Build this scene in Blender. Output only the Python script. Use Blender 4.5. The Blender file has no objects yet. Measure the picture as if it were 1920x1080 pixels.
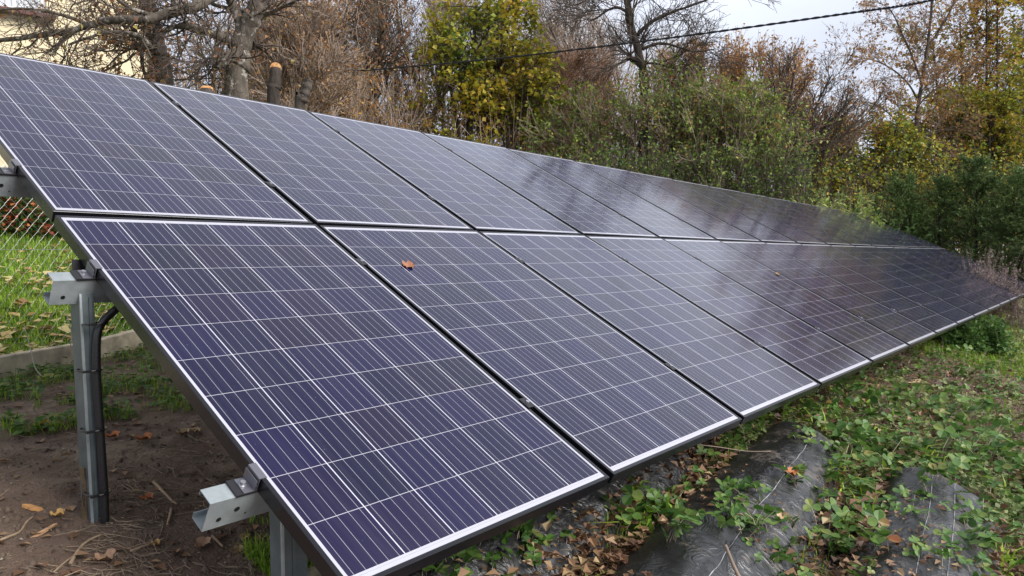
import bpy, math
import numpy as np
from mathutils import Matrix, Vector

# ------------------------------------------------------------------ camera, sky, sun
FPX = 1416.617
RW = np.array([[0.62905313, -0.77730733, -0.00924529],
               [-0.0331801, -0.01496562, -0.99933734],
               [0.77665387, 0.62894304, -0.0352053]])
CAM = np.array([-0.95749822, -1.20638785, 0.6628634])
SC = bpy.context.scene
COL = SC.collection
cam_data = bpy.data.cameras.new('camera')
cam_data.sensor_width = 36.0
cam_data.lens = FPX / 1920 * 36.0
cam_data.clip_start = 0.05
cam_data.clip_end = 2000
cam = bpy.data.objects.new('camera', cam_data)
COL.objects.link(cam)
cam.matrix_world = Matrix(((RW[0, 0], -RW[1, 0], -RW[2, 0], CAM[0]),
                           (RW[0, 1], -RW[1, 1], -RW[2, 1], CAM[1]),
                           (RW[0, 2], -RW[1, 2], -RW[2, 2], CAM[2]),
                           (0, 0, 0, 1)))
SC.camera = cam
SC.view_settings.view_transform = 'Standard'
SC.view_settings.look = 'None'
SC.view_settings.exposure = 0.3
SC.view_settings.gamma = 1.0
SC.render.engine = 'CYCLES'
SC.cycles.max_bounces = 6
SC.cycles.transparent_max_bounces = 8
SC.cycles.use_denoising = True

SUN_EL, SUN_AZ = math.radians(36), math.radians(-75)      # direction the light comes from, azimuth from +X
world = bpy.data.worlds.new('World')
SC.world = world
world.use_nodes = True
nt = world.node_tree
nt.nodes.clear()
w_out = nt.nodes.new('ShaderNodeOutputWorld')
w_bg = nt.nodes.new('ShaderNodeBackground')
w_bg.inputs['Strength'].default_value = 0.1
w_sky = nt.nodes.new('ShaderNodeTexSky')
w_sky.sky_type = 'NISHITA'
w_sky.sun_disc = False
w_sky.sun_elevation = SUN_EL
w_sky.sun_rotation = math.pi / 2 - SUN_AZ
w_tc = nt.nodes.new('ShaderNodeTexCoord')
w_map = nt.nodes.new('ShaderNodeMapping')
w_map.inputs['Scale'].default_value = (1.6, 1.6, 5.0)
w_n = nt.nodes.new('ShaderNodeTexNoise')
w_n.inputs['Scale'].default_value = 1.3
w_n.inputs['Detail'].default_value = 5
w_r = nt.nodes.new('ShaderNodeValToRGB')
w_r.color_ramp.elements[0].position = 0.36
w_r.color_ramp.elements[0].color = (6.2, 6.6, 7.6, 1)
w_r.color_ramp.elements[1].position = 0.66
w_r.color_ramp.elements[1].color = (7.7, 8.0, 8.7, 1)
w_mix = nt.nodes.new('ShaderNodeMixRGB')
w_mix.inputs['Fac'].default_value = 0.9
nt.links.new(w_tc.outputs['Generated'], w_map.inputs['Vector'])
nt.links.new(w_map.outputs['Vector'], w_n.inputs['Vector'])
nt.links.new(w_n.outputs['Fac'], w_r.inputs['Fac'])
nt.links.new(w_sky.outputs['Color'], w_mix.inputs['Color1'])
nt.links.new(w_r.outputs['Color'], w_mix.inputs['Color2'])
# thick cloud overhead, thinner and brighter cloud lower down
w_sep = nt.nodes.new('ShaderNodeSeparateXYZ'); nt.links.new(w_tc.outputs['Generated'], w_sep.inputs[0])
w_g = nt.nodes.new('ShaderNodeValToRGB')
w_g.color_ramp.elements[0].position = 0.2; w_g.color_ramp.elements[0].color = (0.355, 0.36, 0.375, 1)
w_g.color_ramp.elements[1].position = 0.85; w_g.color_ramp.elements[1].color = (0.22, 0.22, 0.225, 1)
e_ = w_g.color_ramp.elements.new(0.45); e_.color = (0.48, 0.48, 0.485, 1)
w_mul = nt.nodes.new('ShaderNodeMixRGB'); w_mul.blend_type = 'MULTIPLY'; w_mul.inputs['Fac'].default_value = 1.0
w_sc = nt.nodes.new('ShaderNodeVectorMath'); w_sc.operation = 'SCALE'; w_sc.inputs['Scale'].default_value = 2.75
nt.links.new(w_sep.outputs['Z'], w_g.inputs['Fac'])
nt.links.new(w_mix.outputs['Color'], w_mul.inputs['Color1']); nt.links.new(w_g.outputs['Color'], w_mul.inputs['Color2'])
nt.links.new(w_mul.outputs['Color'], w_sc.inputs[0])
nt.links.new(w_sc.outputs['Vector'], w_bg.inputs['Color'])
nt.links.new(w_bg.outputs['Background'], w_out.inputs['Surface'])

sun_data = bpy.data.lights.new('sun', 'SUN')
sun_data.energy = 4.2
sun_data.angle = math.radians(38)
sun_data.color = (1.0, 0.96, 0.9)
sun = bpy.data.objects.new('sun', sun_data)
COL.objects.link(sun)
sd = Vector((math.cos(SUN_EL) * math.cos(SUN_AZ), math.cos(SUN_EL) * math.sin(SUN_AZ), math.sin(SUN_EL)))
sun.rotation_euler = sd.to_track_quat('Z', 'Y').to_euler()

# ------------------------------------------------------------------ geometry helpers
def smooth(a, b, x):
    t = np.clip((x - a) / (b - a), 0, 1)
    return t * t * (3 - 2 * t)

_lat = np.random.default_rng(7).random((256, 256))
def vnoise(x, y):
    xi = np.floor(x).astype(int); yi = np.floor(y).astype(int)
    fx = x - xi; fy = y - yi
    fx = fx * fx * (3 - 2 * fx); fy = fy * fy * (3 - 2 * fy)
    a = _lat[xi & 255, yi & 255]; b = _lat[(xi + 1) & 255, yi & 255]
    c = _lat[xi & 255, (yi + 1) & 255]; d = _lat[(xi + 1) & 255, (yi + 1) & 255]
    return (a * (1 - fx) + b * fx) * (1 - fy) + (c * (1 - fx) + d * fx) * fy
def fbm(x, y, o=4):
    s = 0; a = 0.5
    for i in range(o):
        s = s + a * (vnoise(x * 2 ** i + 13.7 * i, y * 2 ** i + 7.3 * i) - 0.5); a *= 0.5
    return s

RDIR = np.array([math.cos(math.radians(7.5)), math.sin(math.radians(7.5))])   # film ridges run this way
def ridge_uv(x, y):
    """distance along and across the ridge direction; ridge k is centred on across = RC[k]"""
    return (x - 1.5) * RDIR[0] + (y) * RDIR[1], -(x - 1.5) * RDIR[1] + y * RDIR[0]
RC = [0.48, -0.12, -0.72, -1.32]
def base_ground(x, y):
    x = np.asarray(x, float); y = np.asarray(y, float)
    a = -0.07 + 0.26 * (np.maximum(y, -2.2) - 1.2)
    m = -0.07 + 0.04 * (y - 1.2)
    lowf = 1 - smooth(5, 11, x)
    up = 0.19 * lowf * np.clip(y - 4.2, 0, 9.0) + 0.02 * np.clip(y - 4.2, 0, 30)
    z = np.where(y < 1.2, a, m + up * (y > 1.2))
    # round the crease at y = 1.2
    z = z - 0.02 * np.exp(-((y - 1.2) / 0.3) ** 2)
    return z
def ground(x, y):
    x = np.asarray(x, float); y = np.asarray(y, float)
    r = np.hypot(x, y)
    z = base_ground(x, y)
    z = z + 0.10 * fbm(x * 0.9, y * 0.9, 3) + 0.035 * fbm(x * 5, y * 5, 4) * np.clip(6 / (r + 1), 0, 1)
    z = z + (0.022 * fbm(x * 13, y * 13, 3) + 0.03 * np.minimum(fbm(x * 3.3 + 9, y * 3.3, 2), 0)) * np.clip(1.5 - r * 0.2, 0, 1)
    z = z + 0.12 * fbm(x * 1.9, y * 2.4, 3) * smooth(2.8, 3.6, x) * (1 - smooth(0.6, 1.2, y))
    return z

def ray(u, v):
    return np.stack([(np.asarray(u, float) - 960) / FPX, (np.asarray(v, float) - 540) / FPX, np.ones_like(np.asarray(u, float))], -1) @ RW
def at(u, v, D):
    """the point at camera depth D metres seen at pixel (u, v) of the 1920 x 1080 photograph"""
    return CAM + D * ray(u, v)
def hit_ground(u, v, off=0.0):
    d = ray(np.atleast_1d(u), np.atleast_1d(v)); k = np.full(len(d), np.nan)
    act = np.arange(len(d)); prev = 0.6
    for s in np.concatenate([np.arange(0.7, 6, 0.1), np.arange(6, 30, 0.35)]):
        P = CAM + s * d[act]
        h = P[:, 2] < ground(P[:, 0], P[:, 1]) + off
        lo = np.full(h.sum(), prev); hi = np.full(h.sum(), s); dd = d[act[h]]
        for _ in range(6):
            mid = (lo + hi) / 2; P = CAM + mid[:, None] * dd; b = P[:, 2] < ground(P[:, 0], P[:, 1]) + off
            hi = np.where(b, mid, hi); lo = np.where(b, lo, mid)
        k[act[h]] = hi; act = act[~h]; prev = s
        if len(act) == 0: break
    P = CAM + k[:, None] * d
    return P
def hit_y(u, v, Y):
    d = ray(u, v); return CAM + (Y - CAM[1]) / d[..., 1:2] * d

class Geo:
    def __init__(s): s.V = []; s.F = []; s.M = []; s.n = 0
    def add(s, V, F, m=0):
        V = np.asarray(V, float).reshape(-1, 3); F = np.asarray(F, int)
        s.V.append(V); s.F.append(F + s.n); s.M.append(np.full(len(F), m)); s.n += len(V)
    def box(s, c, h, A=None, m=0):
        """centre c, half sizes h, axes rows A"""
        A = np.eye(3) if A is None else np.asarray(A)
        q = np.array([[x, y, z] for x in (-1, 1) for y in (-1, 1) for z in (-1, 1)]) * np.asarray(h)
        s.add(np.asarray(c) + q @ A, [[0, 1, 3, 2], [4, 6, 7, 5], [0, 4, 5, 1], [2, 3, 7, 6], [0, 2, 6, 4], [1, 5, 7, 3]], m)
    def tubes(s, P, R, sides=4, m=0, cap=False):
        """P (B,K,3) centre lines, R (B,K) radii"""
        P = np.asarray(P, float); R = np.asarray(R, float)
        B, K, _ = P.shape
        T = np.gradient(P, axis=1); T /= np.linalg.norm(T, axis=2, keepdims=True) + 1e-12
        avg = P[:, -1] - P[:, 0]
        ref = np.where(np.abs(avg[:, 2:3]) > 0.85 * np.linalg.norm(avg, axis=1, keepdims=True), np.array([[1., 0, 0]]), np.array([[0., 0, 1.]]))
        U = np.cross(T, ref[:, None, :]); U /= np.linalg.norm(U, axis=2, keepdims=True) + 1e-12
        W = np.cross(T, U)
        a = np.arange(sides) * 2 * math.pi / sides
        V = P[:, :, None, :] + R[:, :, None, None] * (np.cos(a)[None, None, :, None] * U[:, :, None, :] + np.sin(a)[None, None, :, None] * W[:, :, None, :])
        i = np.arange(B * K * sides).reshape(B, K, sides)
        F = np.stack([i[:, :-1, :], np.roll(i, -1, 2)[:, :-1, :], np.roll(i, -1, 2)[:, 1:, :], i[:, 1:, :]], -1).reshape(-1, 4)
        s.add(V.reshape(-1, 3), F, m)
        if cap:
            n0 = s.n - B * K * sides
            for e in (0, K - 1):
                ring = i[:, e, :] if e else i[:, e, ::-1]
                s.F.append(ring + n0); s.M.append(np.full(B, m))
    def tube(s, P, R, sides=8, m=0, cap=True):
        P = np.asarray(P, float); R = np.full(len(P), R) if np.isscalar(R) else np.asarray(R, float)
        s.tubes(P[None], R[None], sides, m, cap)
    def build(s, name, mats, parent=None, local=False, smooth_=False):
        V = np.concatenate(s.V) if s.V else np.zeros((0, 3))
        if parent is not None and not local:
            o = np.zeros(3); q = parent
            while q is not None: o = o + np.array(q.location); q = q.parent
            V = V - o
        me = bpy.data.meshes.new(name)
        me.vertices.add(len(V)); me.vertices.foreach_set('co', V.astype(np.float32).ravel())
        tot = np.concatenate([np.full(len(f), f.shape[1]) for f in s.F]); lp = np.concatenate([f.ravel() for f in s.F])
        me.loops.add(len(lp)); me.loops.foreach_set('vertex_index', lp.astype(np.int32))
        me.polygons.add(len(tot))
        st = np.concatenate([[0], np.cumsum(tot)[:-1]])
        me.polygons.foreach_set('loop_start', st.astype(np.int32)); me.polygons.foreach_set('loop_total', tot.astype(np.int32))
        me.polygons.foreach_set('material_index', np.concatenate(s.M).astype(np.int32))
        me.polygons.foreach_set('use_smooth', np.full(len(tot), bool(smooth_)))
        me.update(calc_edges=True); me.validate()
        for mm in (mats if isinstance(mats, (list, tuple)) else [mats]): me.materials.append(mm)
        o = bpy.data.objects.new(name, me); COL.objects.link(o)
        if parent is not None: o.parent = parent
        return o

def tag(o, label=None, cat=None, group=None, kind=None):
    if label: o['label'] = label
    if cat: o['category'] = cat
    if group: o['group'] = group
    if kind: o['kind'] = kind
    return o
def thing(name, label, cat, loc=(0, 0, 0), group=None):
    o = bpy.data.objects.new(name, None); o.empty_display_size = 0.1
    COL.objects.link(o); o.location = tuple(float(c) for c in loc)
    return tag(o, label, cat, group)
def copy_thing(o, label=None):
    c = o.copy(); COL.objects.link(c)
    for ch in list(o.children):
        d = ch.copy(); COL.objects.link(d); d.parent = c
        for g in list(ch.children):
            e = g.copy(); COL.objects.link(e); e.parent = d
    if label: c['label'] = label
    return c

# ------------------------------------------------------------------ material helpers
class N:
    def __init__(s, name):
        s.m = bpy.data.materials.new(name); s.m.use_nodes = True; s.t = s.m.node_tree
        s.b = s.t.nodes['Principled BSDF']; s.out = s.t.nodes['Material Output']
    def n(s, typ, **k):
        x = s.t.nodes.new(typ)
        for a, v in k.items(): setattr(x, a, v)
        return x
    def put(s, sock, v):
        if hasattr(v, 'is_linked') or isinstance(v, bpy.types.NodeSocket): s.t.links.new(v, sock)
        elif v is not None: sock.default_value = v
    def math(s, op, a, b=None, c=None):
        x = s.n('ShaderNodeMath', operation=op)
        for i, v in enumerate((a, b, c)):
            if v is not None: s.put(x.inputs[i], v)
        return x.outputs[0]
    def noise(s, vec, scale, detail=4, rough=0.55):
        x = s.n('ShaderNodeTexNoise'); x.inputs['Scale'].default_value = scale
        x.inputs['Detail'].default_value = detail; x.inputs['Roughness'].default_value = rough
        if vec is not None: s.t.links.new(vec, x.inputs['Vector'])
        return x.outputs['Fac']
    def ramp(s, fac, stops, interp='LINEAR'):
        x = s.n('ShaderNodeValToRGB'); r = x.color_ramp; r.interpolation = interp
        r.elements[0].position = stops[0][0]; r.elements[0].color = (*stops[0][1], 1)
        r.elements[1].position = stops[-1][0]; r.elements[1].color = (*stops[-1][1], 1)
        for p, c in stops[1:-1]:
            e = r.elements.new(p); e.color = (*c, 1)
        s.put(x.inputs['Fac'], fac); return x.outputs['Color']
    def mix(s, f, a, b, blend='MIX'):
        x = s.n('ShaderNodeMixRGB', blend_type=blend)
        s.put(x.inputs[0], f)
        s.put(x.inputs[1], (*a, 1) if isinstance(a, tuple) else a); s.put(x.inputs[2], (*b, 1) if isinstance(b, tuple) else b)
        return x.outputs[0]
    def bump(s, h, strength=0.5, dist=0.01):
        x = s.n('ShaderNodeBump'); x.inputs['Strength'].default_value = strength; x.inputs['Distance'].default_value = dist
        s.t.links.new(h, x.inputs['Height']); s.t.links.new(x.outputs[0], s.b.inputs['Normal'])
    def obj(s): return s.n('ShaderNodeTexCoord').outputs['Object']
    def pos(s): return s.n('ShaderNodeNewGeometry').outputs['Position']

def mat_leaf(name, stops, clump=0.45, scale=1.1, trans=0.35, rough=0.6):
    """leaves: colour differs from leaf to leaf and in clumps"""
    k = N(name)
    g = k.n('ShaderNodeNewGeometry')
    nz = k.noise(g.outputs['Position'], scale, 2)
    nz = k.math('MULTIPLY_ADD', nz, 2.2, -0.6)
    f = k.math('ADD', k.math('MULTIPLY', g.outputs['Random Per Island'], 1 - clump), k.math('MULTIPLY', nz, clump))
    c = k.ramp(f, stops)
    k.t.links.new(c, k.b.inputs['Base Color']); k.b.inputs['Roughness'].default_value = rough
    tr = k.n('ShaderNodeBsdfTranslucent'); k.t.links.new(c, tr.inputs['Color'])
    mx = k.n('ShaderNodeMixShader'); mx.inputs[0].default_value = trans
    k.t.links.new(k.b.outputs[0], mx.inputs[1]); k.t.links.new(tr.outputs[0], mx.inputs[2])
    k.t.links.new(mx.outputs[0], k.out.inputs['Surface'])
    return k.m
def mat_plain(name, col, rough=0.6, metal=0.0, nscale=None, amt=0.25, bump=None, spec=None):
    k = N(name)
    if nscale:
        nz = k.noise(k.pos(), nscale, 4)
        lo = tuple(c * (1 - amt) for c in col); hi = tuple(min(1, c * (1 + amt)) for c in col)
        k.t.links.new(k.ramp(nz, [(0.3, lo), (0.7, hi)]), k.b.inputs['Base Color'])
        if bump: k.bump(nz, bump[0], bump[1])
    else: k.b.inputs['Base Color'].default_value = (*col, 1)
    k.b.inputs['Roughness'].default_value = rough; k.b.inputs['Metallic'].default_value = metal
    if spec is not None: k.b.inputs['Specular IOR Level'].default_value = spec
    return k.m
def mat_bark(name, lo, hi, scale=14, patch=None):
    k = N(name); p = k.pos()
    mp = k.n('ShaderNodeMapping'); mp.inputs['Scale'].default_value = (1, 1, 0.3); k.t.links.new(p, mp.inputs['Vector'])
    nz = k.noise(mp.outputs[0], scale, 5, 0.7)
    c = k.ramp(nz, [(0.35, lo), (0.65, hi)])
    if patch:
        pn = k.noise(p, patch[0], 4, 0.65)
        f = k.ramp(pn, [(patch[1], (0, 0, 0)), (patch[1] + 0.05, (1, 1, 1))])
        c = k.mix(f, c, patch[2])
    k.t.links.new(c, k.b.inputs['Base Color']); k.b.inputs['Roughness'].default_value = 0.9
    k.bump(nz, 0.9, 0.03)
    return k.m

# ------------------------------------------------------------------ ground
def ground_material():
    k = N('ground_soil'); p = k.pos()
    sx = k.n('ShaderNodeSeparateXYZ'); k.t.links.new(p, sx.inputs[0])
    n1 = k.noise(p, 2.2, 5, 0.6); n2 = k.noise(p, 14, 5, 0.7); n3 = k.noise(p, 90, 3, 0.7)
    mud = k.ramp(n2, [(0.25, (0.062, 0.038, 0.025)), (0.5, (0.130, 0.084, 0.058)), (0.75, (0.205, 0.143, 0.102))])
    mud = k.mix(0.45, mud, k.ramp(n1, [(0.35, (0.078, 0.047, 0.030)), (0.65, (0.190, 0.128, 0.100))]))
    turf = k.ramp(n2, [(0.3, (0.06, 0.085, 0.02)), (0.7, (0.13, 0.18, 0.04))])
    # beyond the kerb the soil is lawn; kerb line runs through (0.55, 3.85) along (0.9, 0.45)
    dist = k.math('ADD', k.math('MULTIPLY', k.math('SUBTRACT', sx.outputs['X'], 0.55), -0.45), k.math('MULTIPLY', k.math('SUBTRACT', sx.outputs['Y'], 3.95), 0.9))
    f = k.math('ADD', k.math('MULTIPLY', dist, 6.0), k.math('MULTIPLY', k.math('SUBTRACT', n1, 0.5), 2.0))
    fl = k.n('ShaderNodeClamp'); k.t.links.new(f, fl.inputs[0])
    c = k.mix(fl.outputs[0], mud, turf)
    k.t.links.new(c, k.b.inputs['Base Color'])
    wet = k.ramp(k.noise(p, 3.1, 3), [(0.45, (0.9, 0.9, 0.9)), (0.62, (0.48, 0.48, 0.48))])
    k.t.links.new(wet, k.b.inputs['Roughness'])
    h = k.math('ADD', k.math('MULTIPLY', n2, 0.8), k.math('MULTIPLY', n3, 0.35))
    k.bump(h, 0.9, 0.03)
    return k.m
def build_ground():
    n = 520
    u = np.linspace(-1, 1, n)
    gx = 1.4 + np.sinh(5.6 * u) * 0.9; gy = 0.9 + np.sinh(5.6 * u) * 0.9
    X, Y = np.meshgrid(gx, gy, indexing='ij')
    Z = ground(X, Y)
    i = np.arange(n * n).reshape(n, n)
    F = np.stack([i[:-1, :-1], i[1:, :-1], i[1:, 1:], i[:-1, 1:]], -1).reshape(-1, 4)
    g = Geo(); g.add(np.stack([X, Y, Z], -1).reshape(-1, 3), F)
    tag(g.build('ground', ground_material(), smooth_=True), kind='structure')
build_ground()

# ------------------------------------------------------------------ solar array
W, H, GX, GY = 0.992, 1.65, 0.0215, 0.0194
TH = math.radians(30)
SV = np.array([0, math.cos(TH), math.sin(TH)]); NV = np.array([0, -math.sin(TH), math.cos(TH)])
NC = 15
def warp(x, s):
    xn = x / 15; sn = (s - 1.66) / 1.66
    return -0.045 * xn ** 2 + 0.0557 * xn ** 3 + sn * (-0.1342 * xn + 0.0499 * xn ** 2 - 0.0421 * xn ** 3)
def arr(x, s, n=0.0):
    return np.array([x, 0, 0]) + s * SV + (n + warp(x, s)) * NV

def cell_material():
    k = N('solar_cell_glass'); tc = k.n('ShaderNodeTexCoord'); sep = k.n('ShaderNodeSeparateXYZ')
    k.t.links.new(tc.outputs['Object'], sep.inputs[0]); X, Y = sep.outputs['X'], sep.outputs['Y']
    oi = k.n('ShaderNodeObjectInfo')
    px, py = 0.159, 0.1592
    x0 = (W - 6 * px) / 2; y0 = (H - 10 * py) / 2
    cx = k.math('DIVIDE', k.math('SUBTRACT', X, x0), px); cy = k.math('DIVIDE', k.math('SUBTRACT', Y, y0), py)
    fx = k.math('FRACT', cx); fy = k.math('FRACT', cy); ix = k.math('FLOOR', cx); iy = k.math('FLOOR', cy)
    def near_int(f, w):       # 1 where f is within w of 0 or 1
        return k.math('LESS_THAN', k.math('SUBTRACT', 0.5, k.math('ABSOLUTE', k.math('SUBTRACT', f, 0.5))), w)
    colgap = near_int(fx, 0.0098); rowgap = near_int(fy, 0.0056)
    bf = k.math('FRACT', k.math('MULTIPLY', fx, 5)); bus = k.math('LESS_THAN', k.math('ABSOLUTE', k.math('SUBTRACT', bf, 0.5)), 0.0185)
    out = k.math('MAXIMUM', k.math('MAXIMUM', k.math('LESS_THAN', cx, 0.012), k.math('GREATER_THAN', cx, 5.988)),
                 k.math('MAXIMUM', k.math('LESS_THAN', cy, 0.01), k.math('GREATER_THAN', cy, 9.99)))
    wn = k.n('ShaderNodeTexWhiteNoise', noise_dimensions='3D')
    cb = k.n('ShaderNodeCombineXYZ'); k.put(cb.inputs[0], ix); k.put(cb.inputs[1], iy); k.put(cb.inputs[2], k.math('MULTIPLY', oi.outputs['Random'], 97.0))
    k.t.links.new(cb.outputs[0], wn.inputs['Vector'])
    crys = k.n('ShaderNodeTexVoronoi'); crys.inputs['Scale'].default_value = 55
    k.t.links.new(tc.outputs['Object'], crys.inputs['Vector'])
    cr = k.n('ShaderNodeSeparateColor'); k.t.links.new(crys.outputs['Color'], cr.inputs[0])
    cell = k.ramp(wn.outputs['Value'], [(0.0, (0.004, 0.004, 0.026)), (0.35, (0.005, 0.004, 0.034)), (0.6, (0.007, 0.005, 0.044)), (0.8, (0.008, 0.004, 0.028)), (1.0, (0.004, 0.005, 0.021))])
    cell = k.mix(k.math('MULTIPLY', cr.outputs[0], 0.3), cell, (0.007, 0.008, 0.040))
    big = k.noise(tc.outputs['Object'], 2.5, 2)
    cell = k.mix(k.math('MULTIPLY', big, 0.2), cell, (0.014, 0.010, 0.030))
    c = k.mix(bus, cell, (0.33, 0.33, 0.37)); c = k.mix(rowgap, c, (0.44, 0.44, 0.49)); c = k.mix(colgap, c, (0.54, 0.54, 0.60)); c = k.mix(out, c, (0.44, 0.44, 0.50))
    # printed grey stripe inside the white end margins
    st = k.math('LESS_THAN', k.math('ABSOLUTE', k.math('SUBTRACT', k.math('ABSOLUTE', k.math('SUBTRACT', Y, H / 2)), H / 2 - 0.0235)), 0.0011)
    c = k.mix(st, c, (0.36, 0.36, 0.42))
    # rain streaks and dust running down to the lower frame
    mp = k.n('ShaderNodeMapping'); mp.inputs['Scale'].default_value = (60, 2.2, 1); k.t.links.new(tc.outputs['Object'], mp.inputs['Vector'])
    av = k.n('ShaderNodeVectorMath', operation='ADD'); k.t.links.new(mp.outputs[0], av.inputs[0]); k.t.links.new(cb.outputs[0], av.inputs[1])
    streak = k.noise(mp.outputs[0], 1.0, 3, 0.6)
    dirt = k.math('ADD', k.ramp(streak, [(0.45, (0, 0, 0)), (0.85, (0.07, 0.07, 0.07))]), k.math('MULTIPLY', k.math('POWER', k.math('SUBTRACT', 1.0, k.math('DIVIDE', Y, H)), 10.0), 0.03))
    c = k.mix(dirt, c, (0.22, 0.21, 0.22))
    dust = k.noise(tc.outputs['Object'], 170, 2, 0.5)
    c = k.mix(k.ramp(dust, [(0.74, (0, 0, 0)), (0.78, (0.5, 0.5, 0.5))]), c, (0.25, 0.25, 0.28))
    k.t.links.new(c, k.b.inputs['Base Color'])
    film = k.noise(tc.outputs['Object'], 1.7, 4, 0.6)
    k.t.links.new(k.ramp(film, [(0.3, (0.08, 0.08, 0.08)), (0.7, (0.14, 0.14, 0.14))]), k.b.inputs['Roughness'])
    k.b.inputs['IOR'].default_value = 1.5
    k.b.inputs['Specular IOR Level'].default_value = 0.5
    return k.m
M_CELL = cell_material()
M_FRAME = mat_plain('black_anodised_aluminium', (0.007, 0.007, 0.010), rough=0.26, metal=0.0, spec=0.6)
M_BLACK = mat_plain('black_plastic', (0.012, 0.012, 0.014), rough=0.38, spec=0.6)
def mat_galv():
    k = N('galvanised_steel'); p = k.pos()
    a = k.noise(p, 9, 5, 0.7); b = k.noise(p, 45, 3, 0.6)
    k.t.links.new(k.ramp(a, [(0.3, (0.27, 0.31, 0.32)), (0.7, (0.46, 0.51, 0.53))]), k.b.inputs['Base Color'])
    k.b.inputs['Metallic'].default_value = 0.45
    k.t.links.new(k.ramp(b, [(0.3, (0.36, 0.36, 0.36)), (0.7, (0.55, 0.55, 0.55))]), k.b.inputs['Roughness'])
    return k.m
M_GALV = mat_galv()
M_SLATE = mat_plain('weathered_zinc_post', (0.12, 0.145, 0.15), rough=0.5, metal=0.3, nscale=12, amt=0.3)
M_ALU = mat_plain('clamp_aluminium', (0.55, 0.55, 0.57), rough=0.35, metal=0.9)
M_DARKALU = mat_plain('dark_clamp_and_shaded_bracket', (0.02, 0.02, 0.024), rough=0.45, metal=0.1, spec=0.5)

def panel_proto():
    t = thing('solar_panel', None, 'solar panel')
    def ring(ins, z): return [[ins, ins, z], [W - ins, ins, z], [W - ins, H - ins, z], [ins, H - ins, z]]
    V = ring(0, -0.0012) + ring(0.0012, 0) + ring(0.011, 0) + ring(0.0115, -0.0025) + ring(0, -0.038) + ring(0.028, -0.038) + ring(0.028, -0.0365) + ring(0.002, -0.0365)
    def quads(a, b): return [[a * 4 + i, a * 4 + (i + 1) % 4, b * 4 + (i + 1) % 4, b * 4 + i] for i in range(4)]
    F = quads(0, 1) + quads(1, 2) + quads(2, 3) + quads(4, 0) + quads(5, 4) + quads(6, 5) + quads(7, 6)
    g = Geo(); g.add(V, F); g.build('frame', M_FRAME, t, local=True)
    g = Geo(); g.box((W / 2, H / 2, -0.0045), (W / 2 - 0.003, H / 2 - 0.003, 0.0025)); g.build('cell_sheet', M_CELL, t, local=True)
    g = Geo(); g.box((W / 2, H - 0.12, -0.020), (0.05, 0.04, 0.011)); g.build('junction_box', M_BLACK, t, local=True)
    return t
proto = panel_proto()
ORD = ['first', 'second', 'third', 'fourth', 'fifth', 'sixth', 'seventh', 'eighth', 'ninth', 'tenth', 'eleventh', 'twelfth', 'thirteenth', 'fourteenth', 'fifteenth']
first = True
for r in range(2):
    for i in range(NC):
        o = proto if first else copy_thing(proto); first = False
        x0 = i * (W + GX); s0 = r * (H + GY)
        p00, p10, p01, p11 = arr(x0, s0), arr(x0 + W, s0), arr(x0, s0 + H), arr(x0 + W, s0 + H)
        ctr = (p00 + p10 + p01 + p11) / 4
        ax = (p10 + p11 - p00 - p01); ax /= np.linalg.norm(ax)
        ay = (p01 + p11 - p00 - p10); ay -= ay @ ax * ax; ay /= np.linalg.norm(ay)
        az = np.cross(ax, ay)
        org = ctr - ax * W / 2 - ay * H / 2
        o.matrix_world = Matrix(((ax[0], ay[0], az[0], org[0]), (ax[1], ay[1], az[1], org[1]), (ax[2], ay[2], az[2], org[2]), (0, 0, 0, 1)))
        rown = 'lower' if r == 0 else 'upper'
        extra = ''
        if i == 0: extra = ''
        elif i == 1 and r == 0: extra = ', carrying a leaf'
        elif i == NC - 1: extra = ', the last'
        tag(o, 'blue solar panel, %s of the %s row from the near end%s' % (ORD[i], rown, extra), 'solar panel', 'solar panels in the two rows of the array')

RAILS = [0.353, 1.306, 2.012, 2.965]
RN = ['lowest', 'second lowest', 'third lowest', 'topmost']
def prof_sweep(g, prof, xs, s0, m=0):
    """prof: closed polygon (s, n) swept along x under the array"""
    K = len(prof)
    V = np.array([[arr(x, s0 + ps, pn) for ps, pn in prof] for x in xs]).reshape(-1, 3)
    F = [[j * K + i, j * K + (i + 1) % K, (j + 1) * K + (i + 1) % K, (j + 1) * K + i] for j in range(len(xs) - 1) for i in range(K)]
    g.add(V, F, m)
    for j in (0, len(xs) - 1):
        # caps of the thin C section as quads
        for a, b, c, d in ((0, 1, K - 2, K - 1), (1, 2, K - 3, K - 2), (2, 3, K - 4, K - 3), (3, 4, K - 5, K - 4)):
            g.add(V[[j * K + a, j * K + b, j * K + c, j * K + d]], [[0, 1, 2, 3]], m)
T_ = 0.0022
CPROF = [(0.048, -0.052), (0.048, -0.0385), (0, -0.0385), (0, -0.119), (0.048, -0.119), (0.048, -0.104),
         (0.048 - T_, -0.104), (0.048 - T_, -0.119 + T_), (T_, -0.119 + T_), (T_, -0.0385 - T_), (0.048 - T_, -0.0385 - T_), (0.048 - T_, -0.052)]
def disc(g, c, ax, r, h, sides=16, m=0):
    ax = np.asarray(ax, float); g.tube(np.array([c, c + ax * h]), r, sides, m)
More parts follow.
